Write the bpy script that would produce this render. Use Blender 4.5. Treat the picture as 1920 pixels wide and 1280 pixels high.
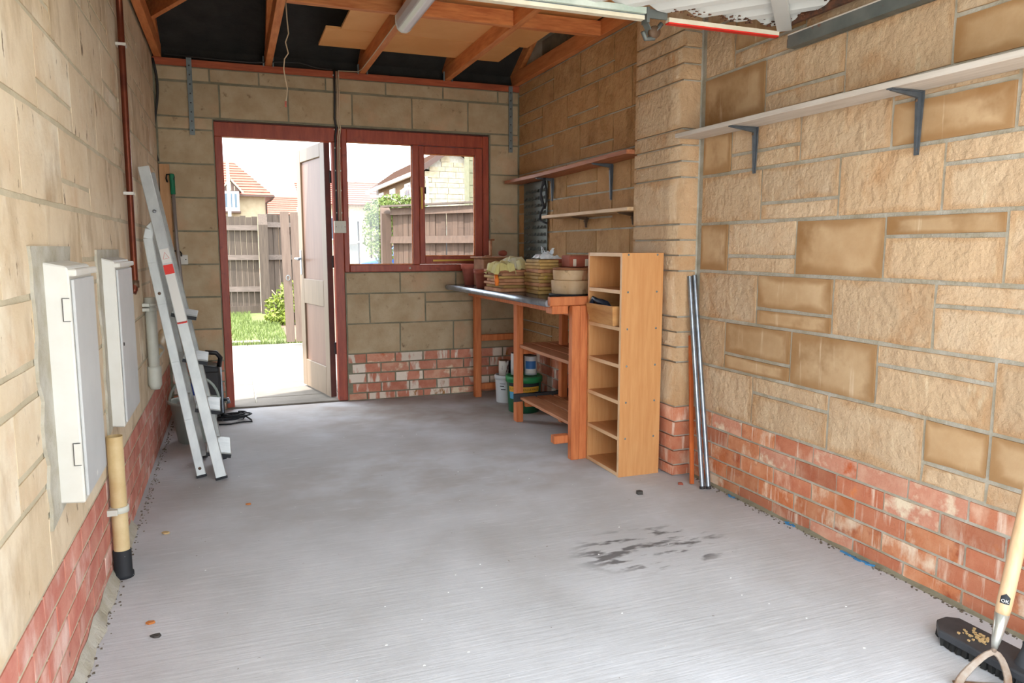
import bpy, math, random
from mathutils import Vector, Matrix
random.seed(7)
scene = bpy.context.scene
for o in list(bpy.data.objects):
    bpy.data.objects.remove(o)
COL = scene.collection

# ---------------------------------------------------------------- camera
cam = bpy.data.objects.new('camera', bpy.data.cameras.new('camera'))
COL.objects.link(cam)
cam.location = (0, 0, 1.145)
cam.rotation_euler = (math.radians(90 - 7.1964), 0, math.radians(-20.5964))
cam.data.sensor_width = 36.0
cam.data.lens = 36.0 * 1386 / 1920
cam.data.clip_start = 0.02
cam.data.clip_end = 500
scene.camera = cam

# ---------------------------------------------------------------- sky, sun, exposure
world = bpy.data.worlds.new('hazy_sky')
scene.world = world
world.use_nodes = True
wn, wl = world.node_tree.nodes, world.node_tree.links
bg = wn['Background']
bg.inputs['Color'].default_value = (0.86, 0.93, 1.0, 1)
bg.inputs['Strength'].default_value = 1.0
sl = bpy.data.lights.new('sun', 'SUN')
sl.energy = 1.7
sl.angle = math.radians(1.5)
sl.color = (1.0, 0.96, 0.91)
sun = bpy.data.objects.new('sun', sl)
COL.objects.link(sun)
_el, _az = math.radians(60), math.radians(66)
_d = Vector((-math.sin(_az) * math.cos(_el), -math.cos(_az) * math.cos(_el), math.sin(_el)))
sun.rotation_euler = _d.to_track_quat('Z', 'Y').to_euler()
sun.location = (-5, -3, 8)
scene.view_settings.view_transform = 'Standard'
scene.view_settings.look = 'None'
scene.view_settings.gamma = 1
scene.view_settings.use_curve_mapping = False
scene.view_settings.exposure = 2.95

# ---------------------------------------------------------------- materials
def lin(c):
    return tuple(((v / 255) / 12.92 if v / 255 <= .04045 else ((v / 255 + .055) / 1.055) ** 2.4) for v in c) + (1,)

MATS = {}
def mat(name, col, rough=.6, metal=0, var=None, scale=6, stretch=(1, 1, 1), detail=6, lohi=(.35, .65),
        bump=0, bscale=30, bdist=.01, bstretch=(1, 1, 1), bmix=0, rnd=0, patches=(), spec=.4, rndcol=None, glossy=None):
    """procedural material; colours are sRGB triples. patches: (colour, scale, lo, hi, stretch)"""
    m = bpy.data.materials.new(name)
    m.use_nodes = True
    n, l = m.node_tree.nodes, m.node_tree.links
    p = n['Principled BSDF']
    p.inputs['Roughness'].default_value = rough
    p.inputs['Metallic'].default_value = metal
    p.inputs['Specular IOR Level'].default_value = spec
    tc = n.new('ShaderNodeTexCoord')
    oi = n.new('ShaderNodeObjectInfo')
    mul = n.new('ShaderNodeVectorMath'); mul.operation = 'SCALE'
    l.new(oi.outputs['Random'], mul.inputs['Scale'])
    mul.inputs[0].default_value = (37, 53, 71)
    add = n.new('ShaderNodeVectorMath'); add.operation = 'ADD'
    l.new(tc.outputs['Object'], add.inputs[0])
    if rnd or rndcol:
        l.new(mul.outputs[0], add.inputs[1])
    base = add.outputs[0]
    def noise(sc, st, det, ramp):
        v = base
        if st != (1, 1, 1):
            mp = n.new('ShaderNodeVectorMath'); mp.operation = 'MULTIPLY'
            mp.inputs[1].default_value = st
            l.new(v, mp.inputs[0]); v = mp.outputs[0]
        t = n.new('ShaderNodeTexNoise')
        t.inputs['Scale'].default_value = sc
        t.inputs['Detail'].default_value = det
        t.inputs['Roughness'].default_value = .6
        l.new(v, t.inputs['Vector'])
        if ramp is None:
            return t.outputs['Fac']
        r = n.new('ShaderNodeMapRange')
        r.inputs['From Min'].default_value, r.inputs['From Max'].default_value = ramp
        l.new(t.outputs['Fac'], r.inputs['Value'])
        return r.outputs['Result']
    def mix(a, b, f, kind='MIX'):
        x = n.new('ShaderNodeMix'); x.data_type = 'RGBA'; x.blend_type = kind
        for s, v in ((x.inputs['A'], a), (x.inputs['B'], b)):
            if isinstance(v, tuple): s.default_value = v
            else: l.new(v, s)
        if isinstance(f, (int, float)): x.inputs['Factor'].default_value = f
        else: l.new(f, x.inputs['Factor'])
        return x.outputs['Result']
    c = lin(col)
    if rndcol:
        rr = n.new('ShaderNodeMapRange')
        rr.inputs['From Min'].default_value, rr.inputs['From Max'].default_value = .0, 1.
        l.new(oi.outputs['Random'], rr.inputs['Value'])
        c = mix(c, lin(rndcol), rr.outputs['Result'])
    if var:
        c = mix(c, lin(var), noise(scale, stretch, detail, lohi))
    for (pc, ps, lo, hi, st) in patches:
        c = mix(c, lin(pc), noise(ps, st, 5, (lo, hi)))
    if rnd:
        h = n.new('ShaderNodeHueSaturation')
        r2 = n.new('ShaderNodeMapRange')
        mm = n.new('ShaderNodeMath'); mm.operation = 'MULTIPLY'; mm.inputs[1].default_value = 7.31
        fr = n.new('ShaderNodeMath'); fr.operation = 'FRACT'
        l.new(oi.outputs['Random'], mm.inputs[0]); l.new(mm.outputs[0], fr.inputs[0])
        r2.inputs['To Min'].default_value, r2.inputs['To Max'].default_value = 1 - rnd, 1 + rnd
        l.new(fr.outputs[0], r2.inputs['Value'])
        l.new(r2.outputs['Result'], h.inputs['Value'])
        if isinstance(c, tuple): h.inputs['Color'].default_value = c
        else: l.new(c, h.inputs['Color'])
        c = h.outputs['Color']
    if isinstance(c, tuple): p.inputs['Base Color'].default_value = c
    else: l.new(c, p.inputs['Base Color'])
    if bump:
        b = n.new('ShaderNodeBump')
        b.inputs['Strength'].default_value = bump
        b.inputs['Distance'].default_value = bdist
        if bmix:
            ad = n.new('ShaderNodeMath'); ad.operation = 'MULTIPLY_ADD'; ad.inputs[1].default_value = bmix
            l.new(noise(bscale / 3.6, bstretch, 3, None), ad.inputs[0]); l.new(noise(bscale, bstretch, 8, None), ad.inputs[2])
            l.new(ad.outputs[0], b.inputs['Height'])
        else: l.new(noise(bscale, bstretch, 8, None), b.inputs['Height'])
        l.new(b.outputs[0], p.inputs['Normal'])
    MATS[name] = m
    return m

STONE_PATCH = ((150, 100, 52), 3.2, .50, .72, (1, 1, 1))
mat('stone_rough', (208, 184, 154), .9, var=(200, 170, 136), scale=9, bump=.9, bscale=26, bdist=.017, bmix=1.3, rnd=.08, rndcol=(204, 174, 138),
    patches=[((184, 138, 92), 4, .55, .75, (1, 1, .6)), ((222, 202, 168), 30, .6, .75, (1, 1, .25))])
mat('stone_smooth', (200, 170, 132), .85, var=(178, 144, 104), scale=3.5, bump=.12, bscale=40, rnd=.08,
    patches=[((146, 108, 66), 3, .56, .72, (1, 1, 1)), ((216, 192, 160), 26, .60, .72, (1, 1, .08))])
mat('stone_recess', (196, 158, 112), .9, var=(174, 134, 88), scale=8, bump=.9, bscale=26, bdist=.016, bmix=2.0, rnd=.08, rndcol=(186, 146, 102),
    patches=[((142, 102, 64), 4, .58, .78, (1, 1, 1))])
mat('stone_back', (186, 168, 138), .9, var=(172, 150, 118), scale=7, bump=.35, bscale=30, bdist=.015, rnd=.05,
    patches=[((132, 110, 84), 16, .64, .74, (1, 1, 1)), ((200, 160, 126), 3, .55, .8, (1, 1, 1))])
mat('stone_left', (216, 198, 170), .92, var=(204, 182, 150), scale=5, bump=.3, bscale=28, bdist=.01, rnd=.02,
    patches=[((226, 214, 192), 2.2, .55, .7, (1, 1, 1)), ((112, 92, 70), 24, .645, .70, (1, 1, .4)), ((196, 160, 124), 2.8, .58, .8, (1, 1, 1)), ((164, 138, 106), 5, .54, .76, (1, 1, .5))])
mat('mortar', (188, 184, 172), .95, var=(166, 158, 138), scale=12, bump=.5, bscale=80)
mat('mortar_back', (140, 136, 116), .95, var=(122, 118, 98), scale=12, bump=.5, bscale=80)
mat('neighbour_stone_shaded', (112, 110, 86), .95, var=(96, 96, 74), scale=8)  # shade put into the colour: darker stone so the sunlit corner looks shaded
mat('mortar_left', (196, 184, 158), .95, var=(180, 168, 142), scale=9, bump=.4, bscale=60,
    patches=[((130, 116, 92), 26, .68, .76, (1, 1, .5))])
mat('brick_red', (172, 96, 68), .9, var=(190, 124, 94), scale=14, bump=.4, bscale=70, rnd=.16, rndcol=(190, 116, 84),
    patches=[((216, 176, 150), 8, .52, .70, (1, 1, .5)), ((206, 120, 60), 7, .62, .74, (1, 1, 1)), ((226, 204, 184), 34, .56, .72, (1, 1, .1))])
mat('brick_orange', (186, 108, 66), .9, var=(206, 146, 110), scale=10, bump=.4, bscale=70, rnd=.12,
    patches=[((228, 204, 178), 8, .54, .66, (1, 1, .6)), ((150, 70, 44), 6, .58, .70, (1, 1, 1)), ((226, 204, 184), 34, .58, .72, (1, 1, .1))])
mat('brick_pale', (214, 164, 138), .9, var=(190, 106, 80), scale=8, bump=.4, bscale=70, rnd=.08,
    patches=[((232, 214, 186), 8, .5, .62, (1, 1, 1)), ((196, 98, 56), 9, .62, .72, (1, 1, 1))])
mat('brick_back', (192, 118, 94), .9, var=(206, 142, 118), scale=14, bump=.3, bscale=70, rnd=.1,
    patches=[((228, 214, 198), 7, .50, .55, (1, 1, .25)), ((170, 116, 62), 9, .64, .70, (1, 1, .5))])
mat('brick_left', (184, 106, 90), .9, var=(202, 140, 122), scale=9, bump=.4, bscale=60, rnd=.08,
    patches=[((222, 190, 178), 6, .52, .7, (1, 1, .6)), ((120, 84, 74), 26, .66, .74, (1, 1, .5))])
mat('felt', (38, 37, 36), .9, var=(52, 50, 48), scale=6, bump=.5, bscale=9, bdist=.03)
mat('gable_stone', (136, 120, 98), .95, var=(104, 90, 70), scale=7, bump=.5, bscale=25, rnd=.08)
mat('timber', (222, 146, 88), .65, var=(196, 114, 62), scale=5, stretch=(9, 1.2, 9), bump=.15, bscale=40, bstretch=(6, .5, 6), rnd=.06, rndcol=(214, 134, 80))
mat('timber_x', (222, 146, 88), .65, var=(190, 108, 62), scale=5, stretch=(1.2, 9, 9), bump=.15, bscale=40, bstretch=(.5, 6, 6), rnd=.05)
mat('plate_red', (178, 92, 58), .65, var=(152, 72, 46), scale=5, stretch=(1.2, 9, 9), bump=.15, bscale=40, bstretch=(.5, 6, 6))
mat('hardboard', (232, 172, 108), .6, var=(224, 158, 94), scale=3, bump=.05, bscale=90, rnd=.05)
mat('frame_red', (166, 76, 50), .42, var=(142, 58, 40), scale=6, stretch=(6, 6, 1), bump=.1, bscale=40, bstretch=(6, 6, .5),
    patches=[((84, 30, 26), 9, .62, .8, (1, 1, 1))])
mat('door_paint', (118, 99, 79), .5, var=(108, 90, 70), scale=5, stretch=(4, 4, .6))
mat('door_panel', (116, 88, 73), .5, var=(106, 78, 64), scale=4, stretch=(4, 4, .6))
mat('door_edge', (88, 50, 42), .6, var=(70, 40, 36), scale=7)
mat('white_metal', (226, 228, 224), .4, var=(212, 214, 210), scale=4, patches=[((190, 190, 186), 30, .66, .74, (1, 1, 1))])
mat('box_white', (212, 210, 203), .45, var=(204, 200, 190), scale=5, patches=[((150, 140, 120), 30, .70, .76, (1, 1, .4))])
mat('box_door', (190, 191, 190), .45, var=(180, 181, 180), scale=5, patches=[((236, 236, 230), 22, .72, .78, (1, .3, .3))])
mat('cream_plastic', (218, 200, 160), .5, var=(200, 180, 138), scale=7)
mat('pvc_grey', (206, 206, 194), .45, var=(192, 192, 180), scale=8)
mat('pvc_cream', (212, 190, 146), .5, var=(188, 160, 112), scale=7, patches=[((120, 96, 72), 24, .68, .76, (1, 1, .4))])
mat('black_rubber', (34, 36, 40), .7, patches=[((200, 200, 196), 40, .68, .72, (1, 1, 1))])
mat('black_plastic', (26, 26, 28), .45)
mat('copper', (122, 62, 40), .38, metal=.6, var=(96, 46, 32), scale=9)
mat('aluminium', (206, 210, 208), .42, metal=.35, var=(186, 190, 190), scale=14, stretch=(1, 1, .5))
mat('aluminium_dull', (172, 174, 170), .5, metal=.4, var=(152, 154, 152), scale=14)
mat('steel', (160, 168, 178), .35, metal=.8, var=(130, 138, 146), scale=18)
mat('galv', (128, 138, 140), .55, metal=.4, var=(108, 118, 120), scale=30)
mat('track_steel', (98, 104, 102), .55, metal=.5, var=(120, 124, 120), scale=8, patches=[((140, 80, 50), 12, .68, .76, (1, 1, 1))])
mat('bracket_blue', (92, 98, 104), .5, metal=.3, var=(78, 84, 90), scale=20)
mat('brown_metal', (96, 74, 56), .6, metal=.2)
mat('rust', (120, 74, 50), .9, var=(64, 50, 42), scale=30)
mat('door_white', (206, 208, 205), .45, var=(196, 198, 195), scale=3)
mat('door_cream', (224, 216, 196), .5, var=(206, 196, 172), scale=7)
mat('door_green', (160, 176, 164), .5, var=(206, 214, 204), scale=6)
mat('red_paint', (214, 44, 34), .5)
mat('lamp_acrylic', (226, 226, 232), .25, var=(206, 206, 214), scale=3, stretch=(1, .2, 1))
mat('beech', (206, 152, 98), .5, var=(196, 138, 84), scale=7, stretch=(9, 9, .7), bump=.03, bscale=60)
mat('beech_edge', (226, 190, 150), .5, var=(216, 176, 132), scale=7)
mat('beech_shelf', (198, 144, 96), .5, var=(188, 132, 84), scale=7, stretch=(9, .7, 9))
mat('bench_wood', (208, 126, 74), .6, var=(184, 100, 54), scale=6, stretch=(8, 8, .8), bump=.1, bscale=40, bstretch=(6, 6, .5), rnd=.06)
mat('bench_plank', (190, 134, 96), .6, var=(168, 108, 72), scale=6, stretch=(8, .8, 8), rnd=.08)
mat('vinyl_dark', (58, 66, 84), .2, var=(44, 50, 64), scale=5)
mat('shelf_grey', (206, 198, 188), .6, var=(190, 180, 168), scale=7, stretch=(6, .6, 6), patches=[((140, 120, 96), 24, .70, .76, (1, 1, 1))])
mat('shelf_wood', (176, 112, 76), .6, var=(150, 88, 56), scale=6, stretch=(8, .8, 8))
mat('shelf_pale', (214, 186, 150), .6, var=(196, 160, 120), scale=6, stretch=(8, .8, 8))
mat('louvre', (98, 104, 98), .45, metal=.3, var=(84, 90, 86), scale=6)
mat('tile_tan', (186, 152, 92), .8, var=(150, 116, 66), scale=12, rnd=.14, rndcol=(170, 136, 76), patches=[((206, 190, 60), 9, .66, .72, (1, 1, 1))])
mat('card_brown', (166, 112, 78), .85, var=(140, 92, 62), scale=10, rnd=.12, rndcol=(190, 142, 104))
mat('paper_yellow', (206, 196, 128), .8, var=(180, 172, 120), scale=9, rnd=.1)
mat('paper_grey', (186, 186, 172), .8, var=(206, 196, 130), scale=9)
mat('terracotta', (160, 86, 66), .85, var=(140, 72, 54), scale=12, rnd=.06)
mat('terracotta_pink', (196, 112, 96), .85, var=(178, 94, 78), scale=12)
mat('pot_cream', (206, 180, 146), .85, var=(186, 154, 116), scale=9, patches=[((166, 92, 56), 9, .55, .64, (1, 1, .2)), ((150, 124, 92), 24, .6, .7, (1, 1, 1))])
mat('orange_tape', (226, 120, 40), .6)
mat('pale_slot', (206, 192, 176), .8)
mat('bag_clear', (226, 232, 236), .25, var=(196, 206, 214), scale=30, bump=.6, bscale=30)
mat('basket_wood', (204, 154, 96), .6, var=(178, 122, 68), scale=5, stretch=(1, .8, 6))
mat('dark_blue', (38, 48, 64), .3)
mat('tub_white', (206, 212, 216), .4)
mat('tub_green', (30, 96, 64), .4, var=(24, 78, 54), scale=7)
mat('lid_green', (40, 130, 78), .4)
mat('label_yellow', (222, 170, 54), .5)
mat('label_blue', (84, 168, 214), .5)
mat('ink', (26, 30, 36), .6)
mat('bottle_red', (196, 34, 36), .4)
mat('tin_white', (216, 212, 206), .4, patches=[((90, 40, 36), 26, .56, .60, (1, 1, .3))])
mat('tin_blue', (56, 112, 176), .35)
mat('bucket_grey', (166, 176, 168), .45, var=(150, 160, 152), scale=5)
mat('cloth_teal', (84, 150, 158), .9, var=(120, 170, 176), scale=14)
mat('cloth_grey', (150, 156, 158), .9, var=(186, 190, 190), scale=14)
mat('cap_blue', (34, 70, 170), .4)
mat('green_grip', (20, 110, 76), .5)
mat('pole_grey', (136, 128, 124), .45, metal=.3)
mat('ply_strip', (198, 154, 110), .7, var=(180, 134, 92), scale=6, stretch=(8, 8, .8))
mat('orange_rod', (200, 104, 48), .55, var=(176, 84, 36), scale=8)
mat('hoe_wood', (206, 172, 136), .5, var=(190, 154, 114), scale=6, stretch=(8, 8, .8))
mat('hoe_metal', (146, 136, 124), .5, metal=.4, var=(120, 92, 70), scale=20)
mat('ferrule', (186, 186, 178), .3, metal=.7)
mat('broom_black', (44, 46, 50), .6, var=(60, 62, 66), scale=14)
mat('bristle', (22, 22, 22), .9, var=(40, 40, 38), scale=60, stretch=(1, 1, .1))
mat('crumbs', (196, 168, 120), .9, rnd=.1)
mat('cord_string', (190, 168, 140), .8)
mat('cable_dark', (50, 48, 48), .6)
mat('cable_pale', (206, 186, 158), .6)
mat('socket_ivory', (206, 204, 190), .45)
mat('brass', (176, 140, 66), .35, metal=.7)
mat('sticker_red', (222, 60, 50), .5)
mat('sticker_white', (222, 220, 214), .5)
mat('blue_scrap', (58, 128, 176), .6)
mat('leaf_orange', (190, 118, 60), .8)
mat('rubble_grey', (120, 112, 100), .9, var=(84, 76, 66), scale=90)
mat('debris_dark', (70, 66, 62), .9)
# outdoors
mat('slab', (116, 108, 98), .9, var=(102, 95, 86), scale=6, bump=.2, bscale=60, rnd=.05)
mat('soil', (104, 86, 68), .95, var=(84, 68, 52), scale=10, bump=.5, bscale=30)
mat('lawn', (98, 106, 58), .95, var=(80, 90, 46), scale=7, bump=.5, bscale=60)
mat('grass_blade', (104, 116, 58), .8, var=(84, 98, 46), scale=5)
mat('fence_wood', (80, 68, 58), .85, var=(64, 54, 46), scale=7, stretch=(6, 6, .5), rnd=.12, bump=.1, bscale=40)
mat('fence_warm', (88, 70, 58), .85, var=(74, 58, 48), scale=7, stretch=(6, 6, .5), rnd=.12)
mat('fence_rail', (94, 82, 74), .85, var=(78, 68, 60), scale=7, stretch=(.8, 6, 6))
mat('gate_board', (108, 92, 80), .85, var=(94, 78, 68), scale=7, stretch=(6, 6, .5), rnd=.06)
mat('post_grey', (128, 128, 122), .9, var=(110, 110, 106), scale=8, stretch=(4, 4, .6))
mat('shrub_leaf', (120, 130, 42), .7, var=(86, 102, 32), scale=12)
mat('tree_leaf', (102, 118, 50), .7, var=(76, 94, 38), scale=9)
mat('bark_white', (226, 220, 206), .8)
mat('bark', (120, 104, 84), .9)
mat('roof_tile', (134, 82, 66), .85, var=(116, 68, 54), scale=4, rnd=.05)
mat('roof_brown', (104, 80, 68), .85, var=(110, 82, 66), scale=4)
mat('render_cream', (172, 158, 132), .9, var=(160, 146, 120), scale=3)
mat('house_stone', (190, 178, 150), .95, var=(166, 152, 124), scale=8)
mat('house_tan', (132, 110, 82), .95, var=(116, 94, 70), scale=6)
mat('dark_wood', (78, 60, 52), .7)
mat('white_paint', (236, 238, 236), .5)
mat('pane_dark', (70, 86, 96), .15)
mat('car_blue', (16, 66, 140), .45, spec=.2)
mat('asphalt', (120, 118, 116), .95, var=(104, 102, 100), scale=20)
mat('drive_concrete', (196, 190, 180), .95, var=(180, 174, 164), scale=8)

def edge_stain(name, col, strength, lo, hi):
    # brown water stain creeping in from the joints of a wall stone (part of the stone, follows its outline)
    m = MATS[name]; n, l = m.node_tree.nodes, m.node_tree.links
    p = n['Principled BSDF']; src = p.inputs['Base Color'].links[0].from_socket
    tc = n.new('ShaderNodeTexCoord'); sp = n.new('ShaderNodeSeparateXYZ'); l.new(tc.outputs['Generated'], sp.inputs[0])
    def M_(op, a, b=0.):
        k = n.new('ShaderNodeMath'); k.operation = op
        for i, v in enumerate((a, b)):
            if isinstance(v, (int, float)): k.inputs[i].default_value = v
            else: l.new(v, k.inputs[i])
        return k.outputs[0]
    ey = M_('MULTIPLY', M_('MINIMUM', sp.outputs[1], M_('SUBTRACT', 1., sp.outputs[1])), 1.9)
    ez = M_('MINIMUM', sp.outputs[2], M_('SUBTRACT', 1., sp.outputs[2]))
    t = n.new('ShaderNodeTexNoise'); t.inputs['Scale'].default_value = 5; t.inputs['Detail'].default_value = 5
    add = n.new('ShaderNodeVectorMath'); add.operation = 'ADD'
    oi = n.new('ShaderNodeObjectInfo'); ml = n.new('ShaderNodeVectorMath'); ml.operation = 'SCALE'; ml.inputs[0].default_value = (31, 47, 59)
    l.new(oi.outputs['Random'], ml.inputs['Scale']); l.new(tc.outputs['Object'], add.inputs[0]); l.new(ml.outputs[0], add.inputs[1])
    l.new(add.outputs[0], t.inputs['Vector'])
    d = M_('ADD', M_('MINIMUM', ey, ez), M_('MULTIPLY', M_('SUBTRACT', t.outputs['Fac'], .5), .55))
    r = n.new('ShaderNodeMapRange'); r.interpolation_type = 'SMOOTHSTEP'
    r.inputs['From Min'].default_value, r.inputs['From Max'].default_value = lo, hi
    r.inputs['To Min'].default_value, r.inputs['To Max'].default_value = strength, 0.
    l.new(d, r.inputs['Value'])
    x = n.new('ShaderNodeMix'); x.data_type = 'RGBA'
    l.new(src, x.inputs['A']); x.inputs['B'].default_value = lin(col); l.new(r.outputs[0], x.inputs['Factor'])
    l.new(x.outputs['Result'], p.inputs['Base Color'])
edge_stain('stone_smooth', (152, 112, 68), .75, .04, .24)
edge_stain('stone_rough', (184, 142, 98), .5, .0, .14)

def glass_mat():
    m = bpy.data.materials.new('window_glass'); m.use_nodes = True
    n, l = m.node_tree.nodes, m.node_tree.links
    n.remove(n['Principled BSDF'])
    tr = n.new('ShaderNodeBsdfTransparent'); gl = n.new('ShaderNodeBsdfGlossy'); df = n.new('ShaderNodeBsdfDiffuse')
    gl.inputs['Roughness'].default_value = .02
    df.inputs['Color'].default_value = (.8, .82, .84, 1)
    fr = n.new('ShaderNodeFresnel'); fr.inputs['IOR'].default_value = 1.45
    a = n.new('ShaderNodeMixShader'); b = n.new('ShaderNodeMixShader')
    t = n.new('ShaderNodeTexNoise'); t.inputs['Scale'].default_value = 5; t.inputs['Detail'].default_value = 8
    r = n.new('ShaderNodeMapRange')
    r.inputs['From Min'].default_value, r.inputs['From Max'].default_value = .55, .9
    r.inputs['To Max'].default_value = .08
    tc = n.new('ShaderNodeTexCoord')
    l.new(tc.outputs['Object'], t.inputs['Vector']); l.new(t.outputs['Fac'], r.inputs['Value'])
    l.new(fr.outputs[0], a.inputs[0]); l.new(tr.outputs[0], a.inputs[1]); l.new(gl.outputs[0], a.inputs[2])
    l.new(r.outputs[0], b.inputs[0]); l.new(a.outputs[0], b.inputs[1]); l.new(df.outputs[0], b.inputs[2])
    l.new(b.outputs[0], n['Material Output'].inputs['Surface'])
    MATS['window_glass'] = m
glass_mat()

def floor_mat():
    m = mat('floor_concrete', (199, 201, 206), .88, var=(183, 184, 187), scale=2.2, bump=.35, bscale=9, bdist=.006, bstretch=(.5, 7, 1),
            patches=[((212, 213, 216), 16, .56, .85, (.35, 3, 1)), ((172, 170, 170), 1.3, .52, .78, (1, 1, 1)), ((232, 230, 226), 60, .72, .76, (1, 1, 1)),
                     ((120, 108, 96), 42, .72, .76, (1, 1, 1))])
    n, l = m.node_tree.nodes, m.node_tree.links
    p = n['Principled BSDF']
    src = p.inputs['Base Color'].links[0].from_socket
    tc = n.new('ShaderNodeTexCoord')
    geo = n.new('ShaderNodeNewGeometry')
    sep = n.new('ShaderNodeSeparateXYZ'); l.new(geo.outputs['Position'], sep.inputs[0])
    def math_(op, a, b=0., c=0.):
        k = n.new('ShaderNodeMath'); k.operation = op
        for i, v in enumerate((a, b, c)):
            if isinstance(v, (int, float)): k.inputs[i].default_value = v
            else: l.new(v, k.inputs[i])
        return k.outputs[0]
    def ell(cx, cy, rx, ry):
        dx = math_('DIVIDE', math_('SUBTRACT', sep.outputs[0], cx), rx)
        dy = math_('DIVIDE', math_('SUBTRACT', sep.outputs[1], cy), ry)
        d = math_('SQRT', math_('ADD', math_('MULTIPLY', dx, dx), math_('MULTIPLY', dy, dy)))
        return math_('SUBTRACT', 1.0, d)
    def nz(sc, st, lo, hi):
        mp = n.new('ShaderNodeMapping'); mp.inputs['Scale'].default_value = st
        mp.inputs['Rotation'].default_value = (0, 0, math.radians(28))
        l.new(tc.outputs['Object'], mp.inputs['Vector'])
        t = n.new('ShaderNodeTexNoise'); t.inputs['Scale'].default_value = sc; t.inputs['Detail'].default_value = 7
        l.new(mp.outputs[0], t.inputs['Vector'])
        r = n.new('ShaderNodeMapRange'); r.inputs['From Min'].default_value = lo; r.inputs['From Max'].default_value = hi
        l.new(t.outputs['Fac'], r.inputs['Value'])
        return r.outputs[0]
    def over(c, col, f):
        x = n.new('ShaderNodeMix'); x.data_type = 'RGBA'
        l.new(c, x.inputs['A']); x.inputs['B'].default_value = lin(col); l.new(f, x.inputs['Factor'])
        return x.outputs['Result']
    cl = lambda v: math_('MINIMUM', math_('MAXIMUM', v, 0.), 1.)
    # oil-blackened scuffs
    oil = math_('MULTIPLY', cl(math_('MULTIPLY', ell(1.47, 2.36, .36, .23), 3.0)), nz(9, (1, 2.6, 1), .50, .60))
    src = over(src, (84, 80, 80), math_('MULTIPLY', oil, .85))
    # ground-in dirt in the far half and along the bench
    dirt = math_('MULTIPLY', cl(math_('MULTIPLY', ell(1.25, 5.3, 1.7, 1.5), 1.6)), nz(3.2, (1, 1, 1), .3, .62))
    src = over(src, (134, 112, 90), math_('MULTIPLY', dirt, .6))
    grime = math_('MULTIPLY', cl(math_('MULTIPLY', ell(1.1, 3.6, 1.4, .8), 1.6)), nz(4, (1, 1.4, 1), .45, .62))
    src = over(src, (150, 138, 126), math_('MULTIPLY', grime, .35))
    l.new(src, p.inputs['Base Color'])
floor_mat()

# ---------------------------------------------------------------- mesh helpers
ORG = {}
def link(o):
    COL.objects.link(o); return o

def tag(o, label=None, cat=None, group=None, kind=None):
    if label: o['label'] = label
    if cat: o['category'] = cat
    if group: o['group'] = group
    if kind: o['kind'] = kind
    return o

def thing(name, label, cat, loc, group=None, kind=None):
    o = link(bpy.data.objects.new(name, None))
    o.location = loc
    o.empty_display_size = .05
    ORG[o] = Vector(loc)
    return tag(o, label, cat, group, kind)

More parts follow.
